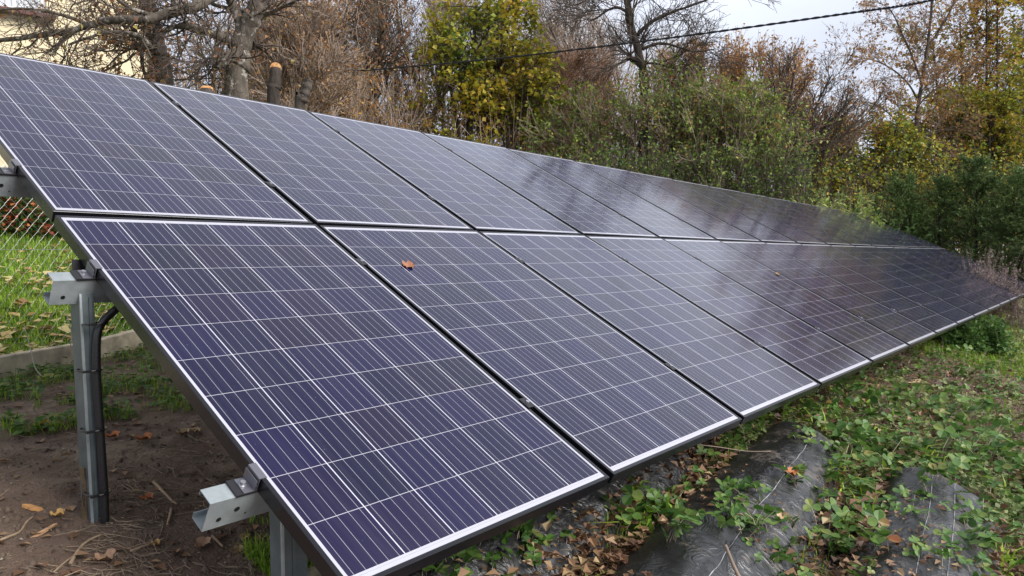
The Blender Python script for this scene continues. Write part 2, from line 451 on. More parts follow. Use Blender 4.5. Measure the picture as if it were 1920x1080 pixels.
for ri, rs in enumerate(RAILS):
    x_end = -0.112
    t = thing('mounting_rail', 'galvanised C profile rail under the panels, the %s of the four' % RN[ri], 'mounting rail', arr(x_end, rs, -0.08), 'rails carrying the solar panels')
    g = Geo(); prof_sweep(g, CPROF, np.concatenate([[x_end], np.linspace(0, 15.2, 31)]), rs)
    g.build('rail_profile', M_GALV, t)
    if ri < 3:
        for hx, hn, hr in ((-0.078, -0.095, 0.0062), (-0.038, -0.078, 0.0070), (-0.012, -0.098, 0.0025)):
            if ri == 1 and hx == -0.038: continue
            g = Geo(); disc(g, arr(hx, rs - 0.0006, hn), SV, hr, 0.0012)
            g.build('bolt_hole', M_BLACK, t)
    # end clamp
    e = Geo()
    c = rs + 0.023
    e.box(arr(-0.026, c, -0.0355), (0.026, 0.026, 0.003), [[1, 0, 0], SV, NV]); 
    o1 = e.build('end_clamp', M_DARKALU, t)
    e = Geo()
    e.box(arr(-0.018, c - 0.002, -0.0315), (0.017, 0.024, 0.0012), [[1, 0, 0], SV, NV])
    e.box(arr(-0.0045, c, -0.0155), (0.0012, 0.026, 0.017), [[1, 0, 0], SV, NV])
    e.box(arr(-0.0095, c, -0.0175), (0.0008, 0.026, 0.013), [[1, 0, 0], SV, NV])
    e.box(arr(-0.007, c, -0.0200), (0.0025, 0.026, 0.001), [[1, 0, 0], SV, NV])
    e.box(arr(0.0035, c, 0.0016), (0.0095, 0.026, 0.0012), [[1, 0, 0], SV, NV])
    e.build('clamp_bracket', mat_plain('grey_aluminium_clamp', (0.20, 0.20, 0.23), rough=0.35, metal=0.6) if ri == 0 else bpy.data.materials['grey_aluminium_clamp'], o1)
    o1c = None
    e = Geo()
    disc(e, arr(-0.026, c, -0.032), NV, 0.0085, 0.003, 20); disc(e, arr(-0.026, c, -0.029), NV, 0.0062, 0.009, 16)
    disc(e, arr(-0.026, c, -0.0198), NV, 0.0030, 0.0002, 6)
    e.build('bolt', M_ALU, o1)
    for i in range(1, NC):
        xm = i * (W + GX) - GX / 2
        e = Geo()
        e.box(arr(xm, c, 0.0014), (0.0175, 0.024, 0.0012), [[1, 0, 0], SV, NV])
        e.box(arr(xm - 0.0085, c, -0.012), (0.0012, 0.024, 0.0125), [[1, 0, 0], SV, NV])
        e.box(arr(xm + 0.0085, c, -0.012), (0.0012, 0.024, 0.0125), [[1, 0, 0], SV, NV])
        mc = e.build('mid_clamp', M_DARKALU, t)
        if i < 7:
            e = Geo(); disc(e, arr(xm, c, 0.0026), NV, 0.0065, 0.006, 12); disc(e, arr(xm, c, 0.0086), NV, 0.003, 0.0002, 6)
            e.build('bolt', M_ALU, mc)

# posts: C profiles driven into the ground
def c_post(top, bot, w, d, label, ribs=True):
    t = thing('steel_post', label, 'steel post', bot, 'galvanised posts under the array')
    lip = 0.014; th = 0.003
    P = [(w, lip - 0.0), (w, 0), (0, 0), (0, d), (w, d), (w, d - lip), (w - th, d - lip), (w - th, d - th), (th, d - th), (th, th), (w - th, th), (w - th, lip)]
    g = Geo(); K = len(P)
    V = np.array([[b[0] + a[0], b[1] + a[1], b[2]] for b in (bot, top) for a in P])
    g.add(V, [[i, (i + 1) % K, K + (i + 1) % K, K + i] for i in range(K)])
    for a, b, c, dd in ((0, 1, K - 2, K - 1), (1, 2, K - 3, K - 2), (2, 3, K - 4, K - 3), (3, 4, K - 5, K - 4)):
        g.add(V[[K + a, K + b, K + c, K + dd]], [[0, 1, 2, 3]])
    if ribs:
        A = (np.array(top) - bot); L = np.linalg.norm(A)
        mid = (np.array(top) + bot) / 2
        g.box(mid + np.array([w * 0.45, -0.0015, 0]), (0.004, 0.0018, L / 2 - 0.01))
    g.build('post_profile', M_SLATE, t)
    g = Geo(); A0 = np.array(bot) + [0, 0, 0]; A1 = np.array(top)
    g.add([A0 + [-.001, -.003, 0], A0 + [.005, -.003, 0], A1 + [.005, -.003, 0], A1 + [-.001, -.003, 0], A0 + [-.001, .004, 0], A1 + [-.001, .004, 0]], [[0, 1, 2, 3], [4, 0, 3, 5]]); g.build('edge_highlight', M_GALV, t)  # lighter strip paints the bright highlight along the post's front corner
    return t
rt = arr(0, RAILS[1], -0.12)
post1 = c_post((-0.036, 1.172, rt[2] + 0.03), (-0.016, 1.165, -0.40), 0.040, 0.068, 'galvanised C profile post under the second rail with black conduit tied to it')
g = Geo(); g.box((-0.02, 1.165, rt[2] + 0.10), (0.0045, 0.004, 0.115)); 
# rear support plate above the rail seen beside the frame; its shadow is painted in as dark metal
xl = float(hit_y(135, 480, 1.262)[0])
gb = Geo(); gb.box((xl + 0.035, 1.262, 0.615), (0.035, 0.003, 0.066)); gb.build('head_bracket', M_DARKALU, post1)
fp = arr(0.1, RAILS[0], -0.12)
c_post((0.095, 0.372, fp[2]), (0.095, 0.372, -0.75), 0.072, 0.05, 'galvanised post under the lowest rail at the bottom edge of the photo')
for i, x in enumerate((3.3, 6.6, 9.9, 13.45)):
    q = arr(x, RAILS[0], -0.12)
    if i == 3:
        c_post((x, q[1], q[2]), (x, q[1], float(ground(x, q[1])) - 0.3), 0.07, 0.05, 'dark stub of a post under the far end of the lower row', False)
    q = arr(x, RAILS[2], -0.12)
g = None

# conduit with zip ties
cpx = [(236, 560), (225, 574), (206, 590), (190, 608), (182, 632), (181, 690), (184, 750), (188, 810), (192, 870), (196, 930), (197, 985)]
cp = np.array([hit_y(u, v, 1.145 - 0.0)[...] for u, v in cpx])
cp[0] += np.array([0.05, 0.02, 0.02])
def spline(P, n):
    P = np.asarray(P, float); k = len(P)
    t = np.linspace(0, k - 1, n); i = np.clip(t.astype(int), 0, k - 2); f = (t - i)[:, None]
    p0 = P[np.maximum(i - 1, 0)]; p1 = P[i]; p2 = P[i + 1]; p3 = P[np.minimum(i + 2, k - 1)]
    return 0.5 * ((2 * p1) + (-p0 + p2) * f + (2 * p0 - 5 * p1 + 4 * p2 - p3) * f ** 2 + (-p0 + 3 * p1 - 3 * p2 + p3) * f ** 3)
cs = spline(cp, 260)
t = thing('cable_conduit', 'black corrugated conduit running down the post and into the mud', 'conduit', cs[-1])
g = Geo(); g.tube(cs, 0.0118 + 0.0002 * np.sin(np.arange(260) * 1.9), 14); g.build('hose', M_BLACK, t, smooth_=True)
for u, v in ((186, 607), (182, 694), (187, 806), (194, 924)):
    c = hit_y(u, v, 1.14)
    c = cs[np.argmin(np.abs(cs[:, 2] - c[2]) + (cs[:, 1] > 9))]
    g = Geo(); a = np.linspace(0, 2 * math.pi, 21)
    g.tube(np.stack([c[0] - 0.012 + 0.033 * np.cos(a), c[1] + 0.02 + 0.042 * np.sin(a), np.full(21, c[2])], -1), 0.0028, 6, cap=False)
    g.box(c + np.array([-0.035, -0.02, 0.0]), (0.012, 0.004, 0.0035))
    g.build('zip_tie', M_BLACK, t)

# ------------------------------------------------------------------ plants helpers
def grow(rng, P, R, n, t0, t1, L, fall, ang, up, wander, K=5, rf=0.5, rmin=0.003, angvar=0.3, droop=0.0):
    B, K0, _ = P.shape
    t = (rng.random((B, n)) * 0.9 + np.arange(n)[None] ) / n; t = t0 + (t1 - t0) * t
    ti = t * (K0 - 1); i = np.clip(ti.astype(int), 0, K0 - 2); f = (ti - i)[..., None]
    b = np.arange(B)[:, None]
    p = P[b, i] * (1 - f) + P[b, i + 1] * f; T = P[b, i + 1] - P[b, i]; T /= np.linalg.norm(T, axis=-1, keepdims=True) + 1e-9
    r = (R[b, i] * (1 - f[..., 0]) + R[b, i + 1] * f[..., 0]) * rf
    p = p.reshape(-1, 3); T = T.reshape(-1, 3); r = np.maximum(r.reshape(-1), rmin * 1.2); t = t.reshape(-1)
    ref = rng.normal(size=p.shape); U = np.cross(T, ref); U /= np.linalg.norm(U, axis=1, keepdims=True) + 1e-9
    a = ang * (1 + angvar * rng.normal(size=len(p)))[:, None]
    d = np.cos(a) * T + np.sin(a) * U
    Ln = L * (1 - fall * (t - t0) / max(t1 - t0, 1e-6)) * rng.uniform(0.6, 1.25, len(p))
    out = [p]; step = Ln / (K - 1)
    for k in range(K - 1):
        d = d + np.array([0, 0, up - droop * k / K]) + wander * rng.normal(size=d.shape); d /= np.linalg.norm(d, axis=1, keepdims=True)
        out.append(out[-1] + d * step[:, None])
    Pc = np.stack(out, 1); Rc = r[:, None] * (1 - np.linspace(0, 1, K))[None] + rmin * np.linspace(0, 1, K)[None]
    return Pc, Rc
def add_leaves(g, rng, P, n, size, m=0, spread=0.04, flat=0.4, aspect=0.7, t0=0.2, hang=0.0, fold=0.25):
    """n leaves per twig in P: folded kite shapes"""
    B, K, _ = P.shape
    if B == 0: return
    cnt = int(B * n); b = rng.integers(0, B, cnt); ti = (t0 + (1 - t0) * rng.random(cnt)) * (K - 1)
    i = np.clip(ti.astype(int), 0, K - 2); f = (ti - i)[:, None]
    p = P[b, i] * (1 - f) + P[b, i + 1] * f + rng.normal(size=(cnt, 3)) * spread
    leaf_at(g, rng, p, size, m, flat, aspect, hang, fold)
def leaf_at(g, rng, p, size, m=0, flat=0.4, aspect=0.7, hang=0.0, fold=0.25, nrm=None):
    cnt = len(p)
    nrm = rng.normal(size=(cnt, 3)) * (1 - flat) + np.array([0, 0, 1.0]) * flat * 1.6 if nrm is None else nrm
    nrm = nrm / np.linalg.norm(nrm, axis=1, keepdims=True)
    a = rng.normal(size=(cnt, 3)) + np.array([0, 0, -hang * 3]); a -= (a * nrm).sum(1, keepdims=True) * nrm; a /= np.linalg.norm(a, axis=1, keepdims=True) + 1e-9
    c = np.cross(nrm, a)
    s = (size * rng.uniform(0.6, 1.3, cnt))[:, None]
    V = np.stack([p, p + a * s * 0.4 + c * s * aspect * 0.5 + nrm * s * fold * 0.5, p + a * s, p + a * s * 0.4 - c * s * aspect * 0.5 + nrm * s * fold * 0.5], 1)
    i = np.arange(cnt)[:, None] * 4
    g.add(V.reshape(-1, 3), np.concatenate([i + np.array([[0, 1, 2]]), i + np.array([[0, 2, 3]])]), m)
def add_blades(g, rng, p, h, w, lean=0.5, m=0):
    cnt = len(p); az = rng.random(cnt) * 2 * math.pi
    d = np.stack([np.cos(az), np.sin(az), np.zeros(cnt)], -1); s = np.stack([-np.sin(az), np.cos(az), np.zeros(cnt)], -1)
    hh = (h * rng.uniform(0.4, 1.3, cnt))[:, None]; ll = (lean * rng.uniform(0.1, 1.4, cnt))[:, None]; ww = np.reshape(w, (-1, 1)) * rng.uniform(0.6, 1.3, cnt)[:, None]
    z = np.array([0, 0, 1.0])
    V = np.stack([p - s * ww / 2, p + s * ww / 2, p + z * hh * 0.6 + d * hh * ll * 0.35 + s * ww * 0.4, p + z * hh * 0.6 + d * hh * ll * 0.35 - s * ww * 0.4, p + z * hh * (1 - 0.35 * ll) + d * hh * ll], 1)
    i = np.arange(cnt)[:, None] * 5
    g.add(V.reshape(-1, 3), i + np.array([[0, 1, 2, 3]]), m); g.F.append(i + np.array([[3, 2, 4]]) + g.n - 5 * cnt); g.M.append(np.full(cnt, m))
def frustum(P, margin=160):
    q = (P - CAM) @ RW.T; z = q[:, 2]; u = 960 + FPX * q[:, 0] / z; v = 540 + FPX * q[:, 1] / z
    return (z > 0.3) & (u > -margin) & (u < 1920 + margin) & (v > -margin) & (v < 1080 + margin)

BARK_GREY = mat_bark('grey_brown_bark', (0.035, 0.028, 0.022), (0.11, 0.092, 0.075))
BARK_DARK = mat_bark('dark_bark', (0.018, 0.013, 0.010), (0.06, 0.046, 0.036))
BARK_TAN = mat_bark('tan_bark', (0.12, 0.095, 0.068), (0.26, 0.21, 0.155))
BARK_PATCH = mat_bark('apple_bark_with_pale_patches', (0.055, 0.045, 0.035), (0.15, 0.125, 0.098), 16, (11.0, 0.56, (0.36, 0.33, 0.29)))
TWIG_BROWN = mat_plain('brown_twig', (0.25, 0.19, 0.145), 0.8, nscale=3, amt=0.35)
TWIG_TAN = mat_plain('tan_twig', (0.34, 0.27, 0.20), 0.8, nscale=3, amt=0.3)
TWIG_DARK = mat_plain('dark_twig', (0.075, 0.056, 0.043), 0.8, nscale=3, amt=0.3)
TWIG_RED = mat_plain('reddish_twig', (0.30, 0.19, 0.13), 0.8, nscale=3, amt=0.3)
L_YG = mat_leaf('maple_leaves_green_to_yellow', [(0.1, (0.09, 0.16, 0.02)), (0.3, (0.20, 0.27, 0.03)), (0.5, (0.40, 0.38, 0.045)), (0.85, (0.62, 0.42, 0.05))], 0.55, 0.5)
L_YEL = mat_leaf('pale_yellow_leaves', [(0.1, (0.20, 0.18, 0.05)), (0.5, (0.38, 0.30, 0.08)), (0.9, (0.48, 0.36, 0.12))])
L_ORG = mat_leaf('orange_brown_leaves', [(0.1, (0.26, 0.11, 0.04)), (0.5, (0.46, 0.23, 0.07)), (0.9, (0.62, 0.40, 0.11))])
L_BRN = mat_leaf('dry_brown_leaves', [(0.1, (0.20, 0.10, 0.05)), (0.5, (0.38, 0.21, 0.09)), (0.9, (0.55, 0.35, 0.15))])
L_RED = mat_leaf('reddish_brown_leaves', [(0.1, (0.17, 0.07, 0.04)), (0.5, (0.32, 0.14, 0.07)), (0.9, (0.50, 0.26, 0.10))])
L_GRN = mat_leaf('willow_green_leaves', [(0.1, (0.08, 0.14, 0.025)), (0.5, (0.20, 0.29, 0.05)), (0.75, (0.33, 0.40, 0.08)), (0.95, (0.52, 0.46, 0.09))], 0.4)
L_DGRN = mat_leaf('dark_green_leaves', [(0.1, (0.035, 0.085, 0.018)), (0.5, (0.085, 0.18, 0.035)), (0.9, (0.18, 0.29, 0.07))], 0.4)
L_SPR = mat_leaf('spruce_needles', [(0.1, (0.040, 0.085, 0.020)), (0.5, (0.105, 0.175, 0.042)), (0.9, (0.21, 0.30, 0.08))], 0.4, 1.5, 0.1)
L_GY = mat_leaf('yellow_orange_leaves', [(0.1, (0.14, 0.19, 0.022)), (0.45, (0.34, 0.33, 0.035)), (0.7, (0.54, 0.38, 0.045)), (0.95, (0.52, 0.22, 0.04))], 0.5, 0.9)
GRASS = mat_leaf('grass_blades', [(0.1, (0.08, 0.18, 0.012)), (0.5, (0.20, 0.36, 0.025)), (0.9, (0.40, 0.50, 0.06))], 0.4, 2.5, 0.3)
GRASS_DRY = mat_leaf('dry_grass', [(0.1, (0.16, 0.11, 0.06)), (0.9, (0.36, 0.28, 0.16))], 0.2, 2.5, 0.2)
L_LITTER = mat_leaf('leaf_litter', [(0.1, (0.06, 0.030, 0.018)), (0.4, (0.15, 0.075, 0.04)), (0.7, (0.27, 0.16, 0.085)), (0.9, (0.40, 0.30, 0.16))], 0.3, 3, 0.1)
L_YLIT = mat_leaf('yellow_fallen_leaves', [(0.1, (0.22, 0.10, 0.035)), (0.4, (0.42, 0.30, 0.12)), (0.7, (0.50, 0.44, 0.20)), (0.95, (0.52, 0.28, 0.06))], 0.3, 3, 0.15)

S_ = 1.0      # how much larger and farther the trees of the far tree line are
def make_tree(name, label, cat, seed, trunks, levels, bark, twig, leafspec=None, sides=10, wide=True):
    """trunks: list of (points (k,3), r0, r1). levels: dicts for grow. leafspec: list of (mat, n per twig, size, kw)"""
    rng = np.random.default_rng(seed)
    base = np.array(trunks[0][0][0], float)
    t = thing(name, label, cat, base)
    g = Geo(); K = 14; PP = []; RR = []
    for P, r0, r1 in trunks:
        r0 = r0 * S_; r1 = r1 * S_
        Q = spline(P, K); Q[1:-1] += rng.normal(size=(K - 2, 3)) * r0 * 0.12
        R = np.linspace(r0, r1, K) ; PP.append(Q); RR.append(R)
        Qf = spline(P, 40); Rf = np.linspace(r0, r1, 40) * (1 + 0.10 * rng.normal(size=40)); Rf[0] *= 1.15
        g.tubes(Qf[None] + 0, Rf[None], sides, cap=True)
    P = np.array(PP); R = np.array(RR)
    lim = Geo(); tw = Geo(); last = P
    for li, lv in enumerate(levels):
        lv = dict(lv); lv['L'] = lv['L'] * S_; lv['rmin'] = lv['rmin'] * (1 + (S_ - 1) * 0.8); P, R = grow(rng, P, R, **lv)
        tgt = g if li == 0 and R[:, 0].mean() > 0.018 else tw
        tgt.tubes(P, R, 6 if tgt is g else 3)
        last = P
    g.build('trunk', bark, t, smooth_=True)
    if leafspec:
        mats = [twig]
        for (mt, n, size, kw) in leafspec:
            mats.append(mt); add_leaves(tw, rng, last, n, size * S_, m=len(mats) - 1, spread=0.04 * S_, **kw)
        tw.build('crown', mats, t)
    elif tw.V: tw.build('crown', twig, t)
    return t
def up_trunk(u, v, D, top_v, lean=0.0, below=2.4):
    """a trunk whose visible start is at pixel (u, v), depth D, going up to pixel row top_v; goes down to the ground"""
    a = at(u, v, D); gz = float(ground(a[0], a[1])) - 0.2
    b = at(u + lean, top_v, D)
    lo = np.array([a[0], a[1], min(gz, a[2] - 0.3)])
    return np.array([lo, a, (a + b) / 2, b])
def px_trunk(pts, D, dd=0.0):
    P = [at(u, v, D + dd * i) for i, (u, v) in enumerate(pts)]
    a = P[0]; gz = float(ground(a[0], a[1])) - 0.2
    if gz < a[2] - 0.1: P = [np.array([a[0], a[1], gz])] + P
    return np.array(P)
#@@PART2
# ------------------------------------------------------------------ kerb and chain link fence
KA = np.array([0.56, 3.88]); KD = np.array([math.cos(math.radians(26)), math.sin(math.radians(26))]); KN = np.array([-KD[1], KD[0]])
def kz(s):
    p = KA + s * KD; return 0.07 * np.clip((s + 2.5) / 8, 0, 1) * 0 + base_ground(p[0], p[1]) + 0.0
M_CONC = mat_plain('weathered_concrete', (0.52, 0.45, 0.33), 0.9, nscale=9, amt=0.4, bump=(0.5, 0.01))
g = Geo()
ss = np.linspace(-4.0, 5.0, 46)
top = []
for s in ss:
    p = KA + s * KD; z = float(kz(s)) + 0.10 + 0.004 * math.sin(s * 3)
    w = 0.032
    top.append([[*(p - KN * w), z - 0.4], [*(p - KN * w), z - 0.006], [*(p - KN * (w - 0.006)), z], [*(p + KN * (w - 0.006)), z], [*(p + KN * w), z - 0.006], [*(p + KN * w), z - 0.4]])
V = np.array(top).reshape(-1, 3); K = 6
g.add(V, [[j * K + i, (j + 1) * K + i, (j + 1) * K + i + 1, j * K + i + 1] for j in range(len(ss) - 1) for i in range(5)])
tag(g.build('kerb', M_CONC), 'low weathered concrete kerb under the chain link fence', 'kerb', kind='structure')

M_WIRE = mat_plain('galvanised_wire', (0.42, 0.42, 0.40), 0.45, metal=0.4)
M_WIREOLD = mat_plain('old_pale_wire', (0.45, 0.43, 0.36), 0.7)
fence = thing('chain_link_fence', 'grey chain link fence standing on the concrete kerb', 'fence', (*(KA - 4 * KD), float(kz(-4))))
g = Geo()
dg = 0.078; FH = 1.36; nw = int(9.0 / dg); rows = int(FH / (dg / 2 * 1.0))
PP = []
for i in range(nw):
    s0 = -4.0 + i * dg
    k = np.arange(rows + 1)
    s = s0 + (k % 2) * (dg / 2) * 1.06
    z = np.array([float(kz(a)) for a in s]) + 0.09 + k * (dg / 2) + 0.012 * np.sin(s * 2.1)
    off = np.where(k % 2 == 0, 0.003, -0.003) + 0.02 * np.sin(s * 0.9 + z * 2)
    PP.append(np.stack([KA[0] + s * KD[0] + off * KN[0], KA[1] + s * KD[1] + off * KN[1], z], -1))
g.tubes(np.array(PP), np.full((nw, rows + 1), 0.00125), 3)
PP2 = [np.roll(p, 0, 0) for p in PP]
# the mirrored zigzag of the neighbouring wire closes each diamond
PP = []
for i in range(nw):
    s0 = -4.0 + i * dg + dg / 2
    k = np.arange(rows + 1)
    s = s0 - (k % 2) * (dg / 2) * 1.06 + dg * 0.5
    z = np.array([float(kz(a)) for a in s]) + 0.09 + k * (dg / 2) + 0.012 * np.sin(s * 2.1)
    off = 0.02 * np.sin(s * 0.9 + z * 2)
    PP.append(np.stack([KA[0] + s * KD[0] + off * KN[0], KA[1] + s * KD[1] + off * KN[1], z], -1))
g.tubes(np.array(PP), np.full((nw, rows + 1), 0.00125), 3)
g.build('wire_mesh', M_WIRE, fence)
for zz in (0.10, 0.72, 1.38):
    g = Geo(); s = np.linspace(-4, 5, 30)
    g.tube(np.stack([KA[0] + s * KD[0], KA[1] + s * KD[1], [float(kz(a)) + zz for a in s]], -1), 0.0018, 4)
    g.build('tension_wire', M_WIRE, fence)
for s in (-3.4, 3.6):
    p = KA + s * KD; z = float(kz(s)); g = Geo(); g.tube([[p[0], p[1], z - 0.3], [p[0], p[1], z + 1.45]], 0.02, 12)
    g.build('fence_post', M_GALV, fence)
for lab, px in (('pale loose wire hanging from the fence left of the post', [(45, 610), (55, 645), (60, 665), (66, 690), (78, 705)]),
                ('pale loose wire hanging from the fence just beside the post', [(122, 585), (130, 605), (134, 630), (131, 655)])):
    a = np.array([at(u, v, 4.25 if px[0][0] < 60 else 4.75) for u, v in px])
    g = Geo(); g.tube(spline(a, 14), 0.0028, 5); tag(g.build('loose_wire', M_WIREOLD), lab, 'wire')

# ------------------------------------------------------------------ house
hd = np.array([math.cos(math.radians(-15)), math.sin(math.radians(-15)), 0]); hn = np.array([hd[1], -hd[0], 0])   # wall direction, outward normal
hn = hn if hn @ (CAM - at(285, 200, 12)) > 0 else -hn
HC = at(284, 150, 12.2); HB = at(30, 372, 11.2)[2]
house = thing('house', 'cream rendered house with a white framed window behind the fence', 'house', (HC[0], HC[1], HB))
M_WALL = mat_plain('cream_render', (0.74, 0.63, 0.43), 0.9, nscale=2.5, amt=0.05)
M_PLINTH = mat_plain('pinkish_brown_plinth', (0.23, 0.15, 0.13), 0.9, nscale=20, amt=0.15)
def hp(a, z, o=0.0): return np.array([HC[0], HC[1], 0]) - hd * a + np.array([0, 0, HB + z]) + hn * o
AX = [hd, hn, [0, 0, 1]]
# locate the window by its photographed corners on the wall plane
def hit_wall(u, v):
    d = ray(u, v); P0 = np.array([HC[0], HC[1], 0]); k = ((P0 - CAM) @ hn) / (d @ hn); P = CAM + k * d
    return -(P - P0) @ hd, P[2] - HB
wr, wz0 = hit_wall(88, 30); 
w0, w1, z0, z1 = wr, wr + 1.9, wz0, wz0 + 1.5
g = Geo()
Ltot, Ht = 10.0, 7.2
for a0, a1, b0, b1 in ((0, w0, 0.3, Ht), (w1, Ltot, 0.3, Ht), (w0, w1, 0.3, z0), (w0, w1, z1, Ht)):
    g.box(hp((a0 + a1) / 2, (b0 + b1) / 2, -0.15), ((a1 - a0) / 2, 0.15, (b1 - b0) / 2), AX)
g.box(hp(0.15, Ht / 2 + 0.15, -3.5), (0.15, 3.2, Ht / 2 - 0.15), AX)
g.build('wall', M_WALL, house)
g = Geo(); g.box(hp(Ltot / 2 - 0.01, 0.0, -0.13), (Ltot / 2 + 0.02, 0.16, 0.3), AX); g.build('plinth', M_PLINTH, house)
g = Geo(); 
g.add(np.array([hp(-0.5, Ht, 0.5), hp(Ltot, Ht, 0.5), hp(Ltot, Ht + 2.4, -3.5), hp(-0.5, Ht + 2.4, -3.5), hp(-0.5, Ht + 0.12, 0.5), hp(Ltot, Ht + 0.12, 0.5), hp(Ltot, Ht + 2.55, -3.5), hp(-0.5, Ht + 2.55, -3.5)]),
      [[0, 1, 2, 3], [7, 6, 5, 4], [0, 4, 5, 1], [3, 7, 4, 0], [1, 5, 6, 2]])
g.build('roof', mat_plain('brown_roof_tiles', (0.12, 0.06, 0.045), 0.8, nscale=6), house)
M_WHITE = mat_plain('white_plastic', (0.78, 0.78, 0.78), 0.4)
g = Geo(); fw = 0.045
for a0, a1, b0, b1 in ((w0, w1, z0, z0 + fw * 1.6), (w0, w1, z1 - fw * 1.6, z1), (w0, w0 + fw * 1.6, z0 + fw * 1.6, z1 - fw * 1.6), (w1 - fw * 1.6, w1, z0 + fw * 1.6, z1 - fw * 1.6), ((w0 + w1) / 2 - fw, (w0 + w1) / 2 + fw, z0 + fw * 1.6, z1 - fw * 1.6)):
    g.box(hp((a0 + a1) / 2, (b0 + b1) / 2, -0.10), ((a1 - a0) / 2, 0.035, (b1 - b0) / 2), AX)
win = g.build('window', M_WHITE, house)
def sub(g, name, m, parent, house=house):
    o = g.build(name, m, house); o.parent = parent; return o
g = Geo(); g.box(hp((w0 + w1) / 2, (z0 + z1) / 2, -0.11), ((w1 - w0) / 2 - 0.05, 0.004, (z1 - z0) / 2 - 0.05), AX)
sub(g, 'pane', mat_plain('window_glass', (0.10, 0.12, 0.16), 0.05, spec=1.0), win)
g = Geo(); aa = np.linspace(w0 + 0.08, w0 + 0.62, 26)
cur = np.array([[hp(a, zz, -0.10 + 0.012 * math.sin(i * 1.7)) for zz in (z0 + 0.07, z1 - 0.07)] for i, a in enumerate(aa)]).reshape(-1, 3) + hn * 0.018
g.add(cur, [[2 * i, 2 * i + 2, 2 * i + 3, 2 * i + 1] for i in range(25)]); sub(g, 'curtain', mat_plain('pale_curtain', (0.55, 0.58, 0.62), 0.8), win)
g = Geo(); g.box(hp((w0 + w1) / 2, z0 - 0.035, 0.05), ((w1 - w0) / 2 + 0.10, 0.12, 0.03), AX); sub(g, 'sill', mat_plain('dark_red_brown_sill', (0.10, 0.035, 0.03), 0.6), win)
g = Geo(); g.tube([hp(-0.02, 0.0, 0.07), hp(-0.02, Ht, 0.07)], 0.05, 12); g.build('downpipe', mat_plain('brown_downpipe', (0.13, 0.055, 0.04), 0.5), house)

# ------------------------------------------------------------------ overhead cable
cab = [(1990, -62, 7.4), (1747, 0, 8.0), (1582, 26, 8.5), (1240, 73, 9.7), (918, 111, 11.0), (615, 137, 12.2), (400, 147, 13.0), (292, 150, 13.3)]
P = spline([at(*c) for c in cab], 400)
g = Geo(); a = np.arange(400) * 0.9
for ph in (0, math.pi):
    Q = P + np.stack([0 * a, 0.007 * np.cos(a + ph), 0.007 * np.sin(a + ph)], -1)
    g.tube(Q, 0.0085, 6)
tag(g.build('overhead_cable', M_BLACK), 'black twisted overhead cable sagging across the trees', 'cable')

# ------------------------------------------------------------------ trees, each with its own depth
LV = lambda *a, **k: k
def fine(n1, L1, n2, L2, n3, L3, ang=0.7, up=0.06, wander=0.12, rmin=0.0035, t0=0.3, n4=0, L4=0, fall=0.5, droop=0.0):
    lv = [dict(n=n1, t0=t0, t1=0.98, L=L1, fall=fall, ang=ang, up=up, wander=wander, K=7, rf=0.5, rmin=0.007),
          dict(n=n2, t0=0.2, t1=1.0, L=L2, fall=0.4, ang=ang * 0.9, up=up, wander=wander, K=5, rf=0.6, rmin=rmin * 1.3, droop=droop),
          dict(n=n3, t0=0.15, t1=1.0, L=L3, fall=0.3, ang=0.6, up=up * 0.6, wander=wander, K=4, rf=0.6, rmin=rmin, droop=droop)]
    if n4: lv.append(dict(n=n4, t0=0.2, t1=1.0, L=L4, fall=0.3, ang=0.6, up=up * 0.5, wander=wander, K=4, rf=0.7, rmin=rmin * 0.8, droop=droop))
    return lv

# old apple tree with the pale patched bark
D = 8.0
trA = [(px_trunk([(443, 175), (447, 120), (452, 82), (470, 40), (484, 5), (500, -40), (520, -90)], D), 0.135, 0.075),
       (np.array([at(452, 84, D), at(452, 60, D), at(446, 28, D), at(432, 0, D), at(418, -40, D)]), 0.06, 0.035),
       (np.array([at(440, 88, D), at(421, 73, D - .1), at(393, 62, D - .2), at(356, 50, D - .3), at(330, 50, D - .3), at(306, 60, D - .3)]), 0.052, 0.022),
       (np.array([at(440, -30, D), at(389, -2, D - .3), at(363, 15, D - .4), at(344, 18, D - .4), at(296, 31, D - .5), at(274, 37, D - .6), at(207, 38, D - .6), at(167, 48, D - .6), at(130, 59, D - .6), at(89, 64, D - .6), at(37, 72, D - .6), at(-60, 80, D - .6)]), 0.058, 0.020),
       (np.array([at(286, 90, D - .5), at(262, 68, D - .6), at(230, 60, D - .6), at(195, 62, D - .7), at(150, 76, D - .7), at(128, 84, D - .7)]), 0.022, 0.010),
       (np.array([at(296, 31, D - .5), at(262, 22, D - .6), at(235, 10, D - .6), at(205, -12, D - .6)]), 0.025, 0.012),
       (np.array([at(167, 48, D - .6), at(140, 36, D - .6), at(92, 22, D - .7), at(30, 16, D - .7), at(-20, 22, D - .7)]), 0.020, 0.010),
       (np.array([at(130, 60, D - .6), at(118, 72, D - .6), at(110, 84, D - .6), at(101, 100, D - .6)]), 0.020, 0.014),
       (np.array([at(344, 17, D - .4), at(330, 2, D - .4), at(322, -14, D - .4), at(300, -40, D - .4)]), 0.025, 0.014),
       (np.array([at(470, 40, D), at(455, 22, D + .1), at(400, 8, D + .2), at(372, -15, D + .2)]), 0.03, 0.015),
       (np.array([at(440, 95, D), at(430, 103, D - .1), at(426, 110, D - .15), at(417, 120, D - .2), at(411, 127, D - .2)]), 0.045, 0.03),
       (np.array([at(427, 107, D - .1), at(405, 107, D - .2), at(388, 112, D - .2), at(374, 128, D - .2), at(366, 160, D - .2)]), 0.013, 0.008)]
